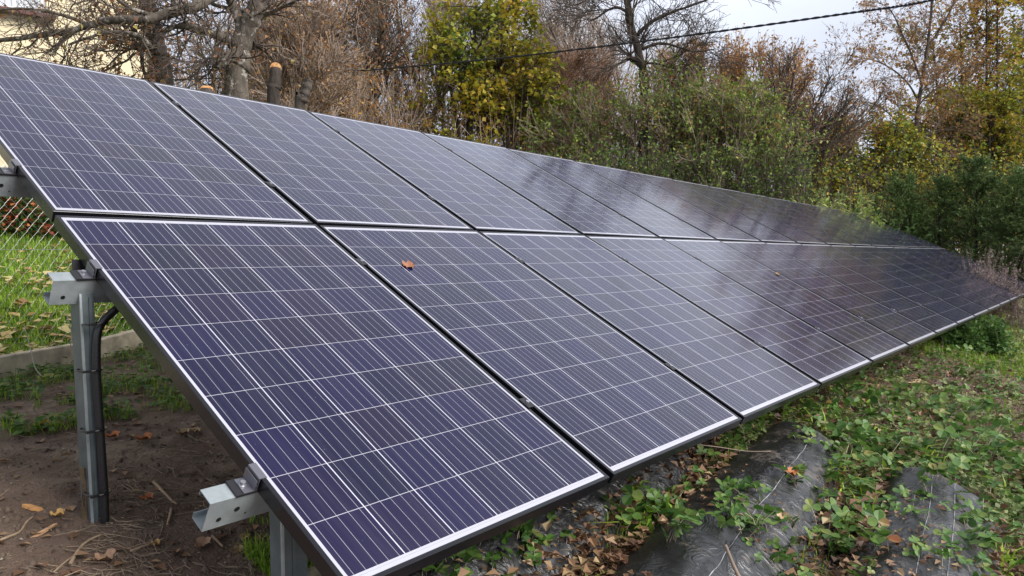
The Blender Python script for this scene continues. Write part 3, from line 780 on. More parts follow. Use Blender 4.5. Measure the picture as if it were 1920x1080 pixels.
make_tree('apple_tree', 'gnarled old tree with pale patched bark and a long limb across the house wall', 'tree', 3, trA,
          [dict(n=11, t0=0.2, t1=1.0, L=0.62, fall=0.2, ang=1.0, up=0.03, wander=0.22, K=7, rf=0.35, rmin=0.005, angvar=0.3),
           dict(n=5, t0=0.15, t1=1.0, L=0.36, fall=0.2, ang=0.8, up=0.02, wander=0.22, K=5, rf=0.6, rmin=0.003),
           dict(n=3, t0=0.2, t1=1.0, L=0.16, fall=0.2, ang=0.8, up=0.02, wander=0.2, K=4, rf=0.7, rmin=0.0022)],
          BARK_PATCH, TWIG_DARK, [(L_RED, 0.22, 0.05, dict(hang=0.5)), (L_YEL, 0.06, 0.05, dict(hang=0.5))], sides=14)
# dark tree at the house corner
D = 8.9
make_tree('corner_tree', 'dark ivy covered tree trunk at the right corner of the cream house', 'tree', 4,
          [(px_trunk([(308, 160), (300, 110), (294, 80), (284, 40), (272, -10), (262, -60), (255, -120)], D), 0.11, 0.075),
           (np.array([at(294, 98, D), at(280, 92, D - .2), at(268, 88, D - .3), at(256, 87, D - .4)]), 0.05, 0.045)],
          [dict(n=14, t0=0.25, t1=1.0, L=0.8, fall=0.2, ang=1.0, up=0.05, wander=0.2, K=7, rf=0.3, rmin=0.006),
           dict(n=6, t0=0.15, t1=1.0, L=0.45, fall=0.2, ang=0.8, up=0.02, wander=0.2, K=5, rf=0.6, rmin=0.004),
           dict(n=4, t0=0.2, t1=1.0, L=0.2, fall=0.2, ang=0.8, up=0.02, wander=0.2, K=4, rf=0.7, rmin=0.003)],
          BARK_DARK, TWIG_DARK, [(L_RED, 0.9, 0.055, dict(hang=0.5)), (L_BRN, 0.5, 0.055, dict(hang=0.4))], sides=12)
# pruned stump with the fresh cut
D = 7.4
st = thing('pruned_tree', 'short pruned trunk with a fresh orange saw cut behind the upper panels', 'tree stump', at(514, 185, D) * [1, 1, 0] + [0, 0, float(ground(*at(514, 185, D)[:2]))])
p0, p1 = at(513, 200, D), at(517, 128, D)
g = Geo(); g.tube(spline([p0 * [1, 1, 0] + [0, 0, float(st.location[2]) - .1], p0, (p0 + p1) / 2, p1], 20), np.linspace(0.068, 0.056, 20) * (1 + 0.08 * np.sin(np.arange(20) * 2.3)), 14); g.build('trunk', BARK_DARK, st, smooth_=True)
g = Geo(); tn = CAM - p1; tn /= np.linalg.norm(tn); tn = tn + np.array([0, 0, 0.12]); tn /= np.linalg.norm(tn)
disc(g, p1 - tn * 0.05, tn, 0.062, 0.07, 20); g.build('bark_rim', BARK_DARK, st)
g = Geo(); disc(g, p1 + tn * 0.0205, tn, 0.054, 0.002, 20)
def cutmat():
    k = N('fresh_sawn_wood'); n = k.noise(k.pos(), 40, 3)
    k.t.links.new(k.ramp(n, [(0.35, (0.42, 0.17, 0.05)), (0.6, (0.72, 0.42, 0.18))]), k.b.inputs['Base Color']); k.b.inputs['Roughness'].default_value = 0.8; return k.m
M_CUT = cutmat(); g.build('sawn_face', M_CUT, st)
a0 = at(560, 190, 7.8); st2 = thing('pruned_stub', 'gnarled mossy stub beside the pruned trunk with the orange cut', 'tree stump', a0 * [1, 1, 0] + [0, 0, float(ground(*a0[:2]))])
g = Geo(); g.tube(spline([a0 * [1, 1, 0] + [0, 0, float(ground(*a0[:2])) - .1], at(562, 210, 7.8), at(567, 190, 7.8), at(574, 170, 7.8), at(579, 150, 7.8)], 24), np.linspace(0.07, 0.04, 24) * (1 + 0.18 * np.sin(np.arange(24) * 1.7)), 12); g.build('trunk', BARK_GREY, st2, smooth_=True)
a0 = at(388, 176, 7.6); st3 = thing('sawn_trunk', 'low sawn trunk end showing just above the panel edge', 'tree stump', a0 * [1, 1, 0] + [0, 0, float(ground(*a0[:2]))])
b0 = at(388, 167, 7.6); g = Geo(); g.tube([a0 * [1, 1, 0] + [0, 0, float(ground(*a0[:2])) - .1], a0, b0], [0.07, 0.06, 0.058], 14); g.build('trunk', BARK_GREY, st3, smooth_=True)
tn = CAM - b0; tn /= np.linalg.norm(tn); tn = tn * 0.6 + np.array([0, 0, 0.8]); tn /= np.linalg.norm(tn)
g = Geo(); disc(g, b0 - tn * 0.005, tn, 0.060, 0.012, 20); g.build('sawn_face', M_CUT, st3)

def mid_tree(name, label, cat, seed, u, v, D, top, leans, r0, levels, bark, twig, leaf, r1=None):
    tr = [(up_trunk(u + du, v, (D + dd) * S_, top + dt, ln), r0 * (1 if i == 0 else 0.8), (r1 or r0 * 0.35)) for i, (du, dd, dt, ln) in enumerate(leans)]
    return make_tree(name, label, cat, seed, tr, levels, bark, twig, leaf, sides=9)
bush_lv = lambda s: fine(16, 1.0 * s, 9, 0.55 * s, 5, 0.3 * s, ang=0.55, up=0.10, wander=0.10, t0=0.1)
# brown and russet trees and shrubs left of centre
mid_tree('beech_sapling', 'young tree with rusty brown leaves right of the pruned trunk', 'tree', 11, 560, 250, 10.0, 60, [(0, 0, 0, 10), (-25, .2, 30, -30), (30, .3, 10, 20)], 0.03,
         fine(22, 0.9, 9, 0.5, 5, 0.25, up=0.08, t0=0.15), BARK_GREY, TWIG_BROWN, [(L_BRN, 1.1, 0.05, {})])
S_ = 1.6
mid_tree('russet_tree', 'tree with dark russet leaves left of the pale bare tree', 'tree', 12, 640, 260, 13.0, 40, [(0, 0, 0, 10), (-50, .4, 20, -50), (45, .6, 0, 30)], 0.08,
         fine(20, 1.6, 7, 0.9, 5, 0.45, up=0.05, t0=0.3), BARK_DARK, TWIG_DARK, [(L_RED, 0.8, 0.075, dict(hang=0.4)), (L_BRN, 0.35, 0.07, {})])
mid_tree('thorn_tree', 'tangled bare brown tree between the apple tree and the russet tree', 'tree', 13, 400, 200, 14.5, 60, [(0, 0, 0, 5), (60, .4, 20, 40), (120, .6, 30, 10), (170, .2, 0, -20)], 0.06,
         fine(16, 1.6, 7, 0.9, 5, 0.45, up=0.03, t0=0.1, wander=0.18), BARK_GREY, TWIG_BROWN, [(L_BRN, 0.4, 0.06, {}), (L_RED, 0.2, 0.06, {})])
# pale V shaped bare tree
D = 14.0 * S_
make_tree('pale_bare_tree', 'slender bare tree with pale tan stems forking in a V', 'tree', 14,
          [(px_trunk([(800, 262), (800, 235), (791, 195), (781, 148), (763, 104), (750, 60), (742, 0), (738, -30)], D), 0.062, 0.014),
           (np.array([at(802, 244, D), at(812, 218, D), at(822, 190, D), at(823, 148, D), at(834, 90, D), at(840, 20, D), at(850, -60, D)]), 0.055, 0.018),
           (np.array([at(781, 150, D), at(760, 130, D), at(738, 90, D), at(720, 40, D), at(712, -40, D)]), 0.03, 0.012),
           (np.array([at(822, 190, D), at(835, 170, D), at(848, 120, D), at(860, 60, D), at(866, -40, D)]), 0.03, 0.012)],
          [dict(n=16, t0=0.2, t1=1.0, L=1.2, fall=0.4, ang=0.45, up=0.06, wander=0.06, K=6, rf=0.45, rmin=0.006),
           dict(n=7, t0=0.15, t1=1.0, L=0.8, fall=0.3, ang=0.4, up=0.05, wander=0.06, K=5, rf=0.6, rmin=0.004),
           dict(n=6, t0=0.15, t1=1.0, L=0.5, fall=0.3, ang=0.4, up=0.04, wander=0.08, K=4, rf=0.6, rmin=0.0032)],
          BARK_TAN, TWIG_TAN, [(L_YEL, 0.10, 0.05, {})], sides=9)
D = 15.5 * S_
make_tree('thin_bare_tree', 'thin straight bare tree just left of the yellow green maple', 'tree', 15,
          [(px_trunk([(832, 262), (834, 150), (842, 60), (846, 20)], D), 0.05, 0.015), (px_trunk([(700, 262), (706, 150), (700, 60), (690, 20)], D + 1), 0.05, 0.015)],
          [dict(n=26, t0=0.25, t1=1.0, L=1.3, fall=0.4, ang=0.4, up=0.08, wander=0.05, K=6, rf=0.45, rmin=0.006),
           dict(n=7, t0=0.15, t1=1.0, L=0.9, fall=0.3, ang=0.4, up=0.05, wander=0.06, K=5, rf=0.6, rmin=0.004),
           dict(n=6, t0=0.15, t1=1.0, L=0.5, fall=0.3, ang=0.4, up=0.04, wander=0.08, K=4, rf=0.6, rmin=0.0035)],
          BARK_TAN, TWIG_TAN, [(L_YEL, 0.08, 0.05, {})], sides=8)
# yellow green maple
D = 13.0 * S_
make_tree('green_yellow_maple', 'leafy maple turning from green to yellow in the middle of the tree line', 'tree', 16,
          [(px_trunk([(880, 275), (884, 200), (886, 130), (890, 60), (893, 10)], D), 0.07, 0.02),
           (px_trunk([(905, 275), (915, 210), (930, 150), (945, 90), (952, 50)], D), 0.05, 0.015),
           (px_trunk([(862, 275), (855, 220), (845, 160), (850, 110)], D), 0.04, 0.015),
           (px_trunk([(950, 290), (965, 240), (985, 190), (990, 150)], D), 0.04, 0.012)],
          [dict(n=22, t0=0.12, t1=1.0, L=0.95, fall=0.45, ang=0.9, up=0.05, wander=0.1, K=6, rf=0.4, rmin=0.006),
           dict(n=8, t0=0.2, t1=1.0, L=0.5, fall=0.3, ang=0.7, up=0.02, wander=0.1, K=4, rf=0.6, rmin=0.004),
           dict(n=4, t0=0.2, t1=1.0, L=0.25, fall=0.3, ang=0.7, up=0.0, wander=0.1, K=3, rf=0.6, rmin=0.003)],
          BARK_DARK, TWIG_DARK, [(L_YG, 3.0, 0.085, dict(flat=0.5, aspect=0.95))], sides=8)
mid_tree('yellow_birch', 'tall sparse yellow tree rising behind the yellow green maple', 'tree', 17, 965, 290, 16.5, 60, [(0, 0, 0, -5), (45, .4, 40, 20), (-50, .4, 50, -10)], 0.07,
         fine(24, 1.2, 8, 0.7, 5, 0.4, up=0.12, t0=0.2, ang=0.5), BARK_TAN, TWIG_TAN, [(L_YEL, 2.0, 0.06, dict(hang=0.3))])
# slanting willow, bare
D = 15.0 * S_
make_tree('slanting_willow', 'bare brown willow leaning to the left beside the tall dark bare tree', 'tree', 18,
          [(px_trunk([(1175, 225), (1150, 188), (1118, 155), (1081, 126), (1055, 96), (1030, 50)], D), 0.07, 0.02),
           (px_trunk([(1180, 230), (1140, 180), (1100, 160), (1060, 148)], D), 0.05, 0.02),
           (px_trunk([(1085, 300), (1072, 230), (1060, 140), (1045, 80), (1040, 50)], D + 1), 0.05, 0.015)],
          [dict(n=18, t0=0.2, t1=1.0, L=1.4, fall=0.3, ang=0.7, up=0.12, wander=0.08, K=6, rf=0.4, rmin=0.006),
           dict(n=7, t0=0.15, t1=1.0, L=0.9, fall=0.3, ang=0.45, up=0.07, wander=0.08, K=5, rf=0.6, rmin=0.004),
           dict(n=6, t0=0.15, t1=1.0, L=0.5, fall=0.3, ang=0.45, up=0.03, wander=0.1, K=4, rf=0.6, rmin=0.0033)],
          BARK_GREY, TWIG_BROWN, [(L_ORG, 0.16, 0.05, {})], sides=8)
# the tall dark bare tree
D = 12.5 * S_
make_tree('bare_walnut', 'tall bare tree with a crooked dark trunk crossed by the cable', 'tree', 19,
          [(px_trunk([(1206, 235), (1208, 185), (1207, 141), (1199, 108), (1193, 81), (1180, 41), (1176, 0), (1170, -50), (1172, -110)], D), 0.085, 0.045),
           (np.array([at(1178, 26, D), at(1170, 19, D), at(1156, 14, D), at(1138, 20, D), at(1120, 33, D), at(1105, 40, D)]), 0.03, 0.012),
           (np.array([at(1195, 66, D), at(1210, 50, D), at(1240, 31, D), at(1280, 16, D), at(1325, 0, D), at(1370, -15, D)]), 0.035, 0.010),
           (np.array([at(1205, 92, D), at(1225, 84, D), at(1250, 82, D), at(1300, 96, D), at(1340, 92, D)]), 0.03, 0.010),
           (np.array([at(1205, 118, D), at(1235, 120, D), at(1262, 128, D), at(1290, 128, D)]), 0.022, 0.008),
           (np.array([at(1194, 112, D), at(1186, 110, D), at(1180, 105, D), at(1181, 100, D)]), 0.04, 0.025),
           (np.array([at(1178, 5, D), at(1200, -15, D), at(1240, -30, D), at(1290, -60, D)]), 0.03, 0.010),
           (np.array([at(1176, 0, D), at(1150, -15, D), at(1120, -10, D), at(1080, 10, D)]), 0.025, 0.008)],
          [dict(n=14, t0=0.25, t1=1.0, L=0.8, fall=0.3, ang=0.8, up=0.05, wander=0.14, K=6, rf=0.4, rmin=0.006),
           dict(n=6, t0=0.15, t1=1.0, L=0.5, fall=0.3, ang=0.6, up=0.02, wander=0.14, K=5, rf=0.6, rmin=0.004),
           dict(n=4, t0=0.15, t1=1.0, L=0.25, fall=0.3, ang=0.6, up=0.02, wander=0.12, K=4, rf=0.6, rmin=0.0032)],
          BARK_DARK, TWIG_DARK, None, sides=10)
# pale twiggy trees far behind the bare tree
mid_tree('misty_bare_tree', 'faint grey brown bare tree behind the tall crooked tree', 'tree', 20, 1130, 300, 19.0, 125, [(0, 0, 0, 0), (-80, 1, 20, -20), (90, 1, 20, 20), (-130, .5, 60, 0)], 0.08,
         fine(18, 1.8, 7, 1.0, 5, 0.6, up=0.12, t0=0.15, ang=0.45), BARK_GREY, TWIG_TAN, [(L_BRN, 0.25, 0.06, {})])
# orange topped coppice trees
for k, (nm, lab, u, D, top, ln, lf) in enumerate((
        ('orange_coppice', 'orange brown twiggy tree right of the tall bare tree', 1290, 15.5, 115, 40, L_ORG),
        ('amber_coppice', 'amber leaved twiggy tree whose rounded top stands against the sky', 1400, 15.0, 110, 50, L_ORG),
        ('brown_coppice', 'low brown twiggy tree sloping down at the edge of the sky gap', 1470, 14.5, 225, 60, L_BRN))):
    mid_tree(nm, lab, 'tree', 30 + k, u, 350, D, top + 25, [(0, 0, 0, ln * .6), (-35, .3, 15, ln * .1), (30, .3, 25, ln), (15, -.3, 50, ln * 1.5), (-15, .5, 10, ln * .3)], 0.04,
             fine(15, 1.1, 7, 0.6, 5, 0.33, up=0.14, t0=0.25, ang=0.38, wander=0.06, rmin=0.0032), BARK_GREY, TWIG_RED if k < 2 else TWIG_BROWN, [(lf, 2.4 if k < 2 else 1.0, 0.06, dict(hang=0.2)), (L_YEL, 0.5 if k < 2 else 0.1, 0.055, dict(hang=0.2))])
D = 13.5 * S_
make_tree('fan_shrub', 'dark stemmed shrub fanning out to the right below the gap of sky', 'shrub', 35,
          [(px_trunk([(1472, 345), (1462, 280), (1458, 214), (1450, 150)], D), 0.035, 0.012), (px_trunk([(1478, 345), (1482, 270), (1480, 197), (1492, 120)], D), 0.035, 0.012),
           (px_trunk([(1482, 345), (1512, 275), (1545, 240), (1580, 205)], D), 0.035, 0.012), (px_trunk([(1486, 345), (1500, 280), (1530, 200), (1560, 140)], D), 0.03, 0.012),
           (px_trunk([(1486, 345), (1530, 290), (1570, 262), (1610, 225)], D), 0.028, 0.01)],
          fine(14, 0.8, 6, 0.45, 4, 0.26, up=0.10, t0=0.2, ang=0.5, wander=0.07), BARK_DARK, TWIG_DARK, [(L_BRN, 0.35, 0.05, {}), (L_ORG, 0.2, 0.05, {})], sides=7)
# green willow shrubs in front
for k, (nm, lab, u, D, top, leans, lf, dnn) in enumerate((
        ('willow_shrub', 'tall olive green shrub right below the crooked bare tree', 1190, 12.4, 195, [(0, 0, 0, 0), (-60, .2, 35, -30), (45, .2, 10, 40), (90, .1, 40, 60), (-100, .3, 70, -30)], L_GRN, 2.6),
        ('privet_shrub', 'broad green shrub with yellowing leaves left of the dark fan shrub', 1340, 12.2, 215, [(0, 0, 0, 0), (-70, .2, 5, -20), (45, .2, 20, 30), (80, .1, 70, 20), (20, -.2, 60, 10)], L_GRN, 2.8))):
    mid_tree(nm, lab, 'shrub', 40 + k, u, 350, D, top, leans, 0.03,
             fine(15, 1.15, 7, 0.55, 4, 0.3, up=0.2, t0=0.15, ang=0.75, wander=0.16), BARK_DARK, TWIG_BROWN, [(lf, dnn * 1.3, 0.065, dict(hang=0.1, aspect=0.6)), (L_YEL, .35, .06, {}), (L_ORG, .25, .06, {})])
mid_tree('reddish_thicket', 'reddish brown leafless thicket between the maple and the olive shrub', 'shrub', 43, 1050, 320, 14.0, 150, [(0, 0, 0, 0), (-35, .4, 0, -10), (40, .4, 20, 20), (-60, 0, 40, 0)], 0.035,
         fine(22, 1.1, 9, 0.55, 6, 0.3, up=0.08, t0=0.1, ang=0.5), BARK_DARK, TWIG_RED, [(L_RED, 0.6, 0.055, {})])
mid_tree('yellow_maple_shrub', 'low maple with yellow and green leaves under the gap of sky', 'shrub', 44, 1590, 380, 14.5, 265, [(0, 0, 0, 0), (-60, .2, 15, -20), (50, .2, 0, 30), (90, .1, 20, 30)], 0.035,
         fine(20, 0.7, 8, 0.45, 4, 0.25, up=0.06, t0=0.05, ang=0.8), BARK_DARK, TWIG_DARK, [(L_GY, 2.2, 0.075, dict(flat=0.5, aspect=0.9)), (L_GRN, 1.4, 0.07, dict(flat=0.5, aspect=0.9))])
# tall sparse tree at the right of the gap
D = 15.9 * S_
make_tree('sparse_pear_tree', 'tall slender tree with sparse drooping brown leaves right of the sky gap', 'tree', 50,
          [(px_trunk([(1704, 345), (1710, 290), (1716, 256), (1722, 197), (1728, 157), (1740, 79), (1748, 0), (1752, -80)], D), 0.062, 0.02),
           (np.array([at(1722, 190, D), at(1705, 160, D), at(1680, 135, D), at(1645, 115, D), at(1610, 108, D), at(1588, 102, D)]), 0.022, 0.006),
           (np.array([at(1722, 197, D), at(1750, 170, D), at(1785, 150, D), at(1820, 110, D)]), 0.022, 0.006),
           (np.array([at(1728, 157, D), at(1712, 110, D), at(1690, 60, D), at(1670, 20, D), at(1640, 0, D)]), 0.025, 0.006),
           (np.array([at(1738, 90, D), at(1765, 50, D), at(1790, 0, D), at(1800, -60, D)]), 0.03, 0.008),
           (np.array([at(1716, 250, D), at(1690, 235, D), at(1650, 200, D), at(1610, 190, D)]), 0.02, 0.006),
           (np.array([at(1714, 262, D), at(1750, 250, D), at(1790, 240, D)]), 0.02, 0.006)],
          [dict(n=18, t0=0.15, t1=1.0, L=0.7, fall=0.3, ang=0.9, up=0.02, wander=0.12, K=6, rf=0.4, rmin=0.005),
           dict(n=7, t0=0.15, t1=1.0, L=0.4, fall=0.3, ang=0.7, up=0.0, wander=0.12, K=4, rf=0.6, rmin=0.0035),
           dict(n=3, t0=0.2, t1=1.0, L=0.2, fall=0.3, ang=0.7, up=0.0, wander=0.12, K=3, rf=0.6, rmin=0.003)],
          BARK_GREY, TWIG_BROWN, [(L_BRN, 1.2, 0.07, dict(hang=0.8, aspect=0.45)), (L_ORG, 0.6, 0.07, dict(hang=0.6))], sides=9)
# yellow maples on the right
for k, (nm, lab, u, D, top, lns, lf1, lf2, dn) in enumerate((
        ('orange_maple', 'tall maple with orange brown upper leaves at the right edge', 1850, 18.0, -20, [(0, 0, 0, 0), (50, .5, 40, 40), (-40, .4, 60, -10), (20, -.3, 20, 0), (-70, .6, 110, -30), (85, .2, 10, 30)], L_GY, L_ORG, 4.2),
        ('yellow_maple', 'leafy yellow green maple low at the right edge above the spruces', 1875, 16.5, 170, [(0, 0, 0, 0), (45, .5, 0, 30), (-55, .4, 30, -20), (-20, -.3, 60, 0)], L_YG, L_GY, 3.6),
        ('golden_shrub', 'yellow leaved shrub behind the foot of the slender sparse tree', 1760, 17.2, 240, [(0, 0, 0, 0), (45, .5, 20, 30), (-65, .4, 0, -20)], L_GY, L_YG, 3.2))):
    mid_tree(nm, lab, 'tree' if k < 2 else 'shrub', 60 + k, u, 400, D, top, lns, 0.05,
             fine(22, 1.6 if k == 0 else 1.1, 8, 0.8 if k == 0 else .6, 4, 0.35, up=0.05, t0=0.12, ang=0.8), BARK_DARK, TWIG_DARK, [(lf1, dn * .7, 0.085, dict(flat=0.5, aspect=0.9)), (lf2, dn * 0.5, 0.085, dict(flat=0.5, aspect=0.9))])
a = [at(1904, 385, 11.0), at(1908, 354, 11.0), at(1917, 315, 11.0), at(1940, 240, 11.0), at(1960, 100, 11.0)]
make_tree('leaning_maple', 'grey trunk leaning out of the right edge above the dark spruces', 'tree', 66, [(px_trunk([(1898, 420), (1904, 385), (1908, 354), (1917, 315), (1940, 240), (1960, 100), (1965, 40)], 15.2 * S_), 0.055, 0.03)],
          fine(12, 0.9, 7, 0.5, 4, 0.3, t0=0.5, ang=0.9), BARK_GREY, TWIG_DARK, [(L_YG, 2.2, 0.085, dict(flat=0.5, aspect=0.9))], sides=10)

S_ = 1.0
# spruces: tiers of drooping sprays
def spruce(name, label, seed, u, D, top_v, wide, gold=0.0):
    rng = np.random.default_rng(seed)
    a = at(u, 470, D); gz = float(ground(a[0], a[1])); topz = at(u, top_v, D)[2]
    base = np.array([a[0], a[1], gz]); t = thing(name, label, 'conifer', base, 'young spruces beyond the far end of the array'); Ht = topz - gz
    g = Geo(); g.tube([base - [0, 0, .1], base + [0, 0, Ht]], [0.05, 0.006], 8); g.build('trunk', BARK_DARK, t)
    T = np.array([[base, base + [0, 0, Ht * .33], base + [0, 0, Ht * .66], base + [0, 0, Ht]]]); 
    g = Geo(); R = np.array([[.05, .035, .02, .006]])
    P1, R1 = grow(rng, T, R, int(42 * Ht), 0.02, 1.0, wide * 1.35, 0.80, 1.1, 0.07, 0.08, K=6, rf=0.4, rmin=0.004, angvar=0.25)
    g.tubes(P1, R1, 3)
    P2, R2 = grow(rng, P1, R1, 9, 0.15, 1.0, wide * 0.30, 0.6, 0.85, -0.01, 0.04, K=4, rf=0.5, rmin=0.003, angvar=0.1)
    g.tubes(P2, R2, 3)
    for PP_, n_, sz in ((P1, 60, 0.055), (P2, 34, 0.050)):
        B, K, _ = PP_.shape; cnt = B * n_; b = rng.integers(0, B, cnt); ti = rng.random(cnt) * (K - 1); i = np.clip(ti.astype(int), 0, K - 2); f = (ti - i)[:, None]
        p = PP_[b, i] * (1 - f) + PP_[b, i + 1] * f; T_2 = PP_[b, i + 1] - PP_[b, i]; T_2 /= np.linalg.norm(T_2, axis=1, keepdims=True)
        d = T_2 * 0.9 + rng.normal(size=p.shape) * 0.45; d /= np.linalg.norm(d, axis=1, keepdims=True)
        s = np.cross(d, rng.normal(size=p.shape)); s /= np.linalg.norm(s, axis=1, keepdims=True); L = (sz * rng.uniform(.6, 1.4, cnt))[:, None]
        V = np.stack([p - s * L * .13, p + s * L * .13, p + d * L], 1); g.add(V.reshape(-1, 3), np.arange(cnt)[:, None] * 3 + np.array([[0, 1, 2]]), 1)
    g.build('crown', [TWIG_DARK, L_SPR], t)
for k, (u, D, tv, wd, lab) in enumerate(((1690, 15.2, 345, 0.85, 'dark young spruce directly behind the far corner of the array'), (1760, 14.9, 345, 0.85, 'bushy dark spruce second to the right of the array corner'),
                                         (1830, 14.6, 312, 0.95, 'tallest dark spruce below the yellow maple'), (1900, 14.0, 335, 0.9, 'dark spruce cut by the right edge of the photo'),
                                         (1625, 15.6, 385, 0.6, 'small spruce in front of the tall grass clump'), (1965, 13.5, 350, 0.8, 'spruce mostly outside the right edge'))):
    spruce('spruce', lab, 80 + k, u, D, tv, wd)

# tall green reeds and weeds left of the spruces, dead goldenrod at the right
def stems(name, label, cat, seed, box, D0, D1, n, h, mat, leafm=None, nl=14, lsize=0.05, lean=0.15, kind=None, rs=0.003, hang=0.0):
    rng = np.random.default_rng(seed); u = rng.uniform(box[0], box[1], n); D = rng.uniform(D0, D1, n)
    a = at(u[0], 400, D[0]); p = np.array([at(uu, 420, dd) for uu, dd in zip(u, D)]); p[:, 2] = ground(p[:, 0], p[:, 1])
    hh = h * rng.uniform(0.6, 1.15, n); d = rng.normal(size=(n, 3)) * lean; d[:, 2] = 1
    P = np.stack([p + d * hh[:, None] * k / 4 + (np.array([0, 0, 0]) + rng.normal(size=(n, 3)) * 0.012 * k) for k in range(5)], 1)
    g = Geo(); g.tubes(P, np.linspace(rs, rs * .5, 5)[None].repeat(n, 0), 3)
    mats = [mat]
    if leafm: mats.append(leafm); add_leaves(g, rng, P, nl, lsize, 1, 0.012, 0.3, 0.35, 0.1, hang)
    t = thing(name, label, cat, p.mean(0)); g.build('foliage', mats, t); return t
stems('tall_weeds', 'pale green clump of tall weeds behind the far upper panels', 'weeds', 90, (1490, 1650), 13.6, 15.2, 260, 1.75, TWIG_TAN, L_GRN, 16, 0.12, 0.12, hang=0.3)
stems('nettle_patch', 'mid green nettle patch behind the last upper panels', 'weeds', 93, (1560, 1740), 14.2, 15.8, 220, 1.35, TWIG_DARK, L_DGRN, 18, 0.10, 0.12, hang=0.2)
M_DEAD = mat_leaf('dead_grey_brown_plumes', [(0.1, (0.16, 0.11, 0.10)), (0.9, (0.40, 0.31, 0.28))], 0.2, 3, 0.2)
for k, (b, D0, lab) in enumerate((((1828, 1880), 11.2, 'dry pinkish grey goldenrod clump in front of the spruces'), ((1890, 1950), 10.6, 'dry grey brown goldenrod clump at the right edge'))):
    stems('dead_goldenrod', lab, 'dead plant', 95 + k, b, D0, D0 + .7, 60, 0.95 - .1 * k, TWIG_BROWN, M_DEAD, 50, 0.035, 0.22)
stems('yellowing_weed', 'small weed with pale yellow leaves beside the array corner', 'weed', 98, (1668, 1684), 13.9, 14.0, 5, 1.35, TWIG_DARK, L_YEL, 8, 0.08, 0.05)

# brushwood far behind, which reads as one mass
def brush(name, seed, boxes, twig, leaf, n, label_kind='stuff'):
    rng = np.random.default_rng(seed); P0 = []; 
    for (u0, u1, d0, d1, tv, nn) in boxes:
        u = rng.uniform(u0, u1, nn); D = rng.uniform(d0, d1, nn)
        b = CAM + D[:, None] * ray(u, np.full(nn, 400.0)); tp = CAM + D[:, None] * ray(u + rng.normal(size=nn) * 25, tv + rng.uniform(0, 120, nn))
        b[:, 2] = ground(b[:, 0], b[:, 1]); P0.append(np.stack([b + (tp - b) * k / 6 + rng.normal(size=(nn, 3)) * 0.06 * (k > 0) for k in range(7)], 1))
    P = np.concatenate(P0); R = np.linspace(0.022, 0.008, 7)[None].repeat(len(P), 0)
    g = Geo(); g.tubes(P, R, 3)
    P1, R1 = grow(rng, P, R, 12, 0.25, 1, 1.3, 0.3, 0.4, 0.08, 0.08, K=5, rf=0.6, rmin=0.007); g.tubes(P1, R1, 3)
    P2, R2 = grow(rng, P1, R1, 6, 0.2, 1, 0.7, 0.3, 0.5, 0.05, 0.1, K=4, rf=0.6, rmin=0.006); g.tubes(P2, R2, 3)
    add_leaves(g, rng, P2, n, 0.10, 1, 0.06)
    return tag(g.build(name, [twig, leaf]), kind='stuff')
brush('brown_brushwood', 200, [(330, 720, 24, 30, 70, 60), (640, 900, 27, 33, 70, 44)], TWIG_BROWN, L_BRN, 1.0)
brush('autumn_undergrowth', 201, [(560, 760, 19, 22, 150, 40), (980, 1130, 23, 28, 150, 44)], TWIG_BROWN, L_ORG, 1.6)
def hedge(name, seed, box, n, mats, size):
    rng = np.random.default_rng(seed); u0, u1, d0, d1, v0, v1 = box
    ns = n // 40; u = rng.uniform(u0, u1, ns); D = rng.uniform(d0, d1, ns); b = CAM + D[:, None] * ray(u, np.full(ns, 420.0)); b[:, 2] = ground(b[:, 0], b[:, 1])
    tp = CAM + D[:, None] * ray(u + rng.normal(size=ns) * 14, rng.uniform(v0, v1, ns))
    P = np.stack([b + (tp - b) * k / 5 + rng.normal(size=(ns, 3)) * .05 * (k > 0) for k in range(6)], 1); g = Geo(); g.tubes(P, np.linspace(.009, .004, 6)[None].repeat(ns, 0), 3)
    P1, R1 = grow(rng, P, np.full((ns, 6), .012), 6, 0.05, 1, 0.75, 0.2, 0.7, 0.04, 0.1, K=4, rf=.6, rmin=.0035); g.tubes(P1, R1, 3)
    for j, m in enumerate(mats[1:]): add_leaves(g, rng, P1, 6.5 / (len(mats) - 1), size, 1 + j, .05, .4, .7)
    return tag(g.build(name, mats), kind='stuff')
hedge('hedge_undergrowth', 210, (940, 1560, 24, 27, 250, 330), 16000, [TWIG_BROWN, L_GRN, L_BRN], 0.10)
hedge('leafy_undergrowth', 213, (980, 1520, 18.3, 19.3, 275, 335), 15000, [TWIG_DARK, L_GRN, L_DGRN], 0.08)
hedge('hedgerow_undergrowth', 211, (1480, 2000, 21, 24, 270, 360), 14000, [TWIG_DARK, L_GRN, L_GY], 0.10)
hedge('brown_undergrowth', 212, (330, 960, 20, 23, 120, 260), 16000, [TWIG_TAN, L_BRN, L_ORG], 0.085)
brush('far_woodland', 202, [(1000, 1500, 34, 42, 130, 60), (1480, 1950, 30, 38, 300, 90)], TWIG_BROWN, L_ORG, 2.0)

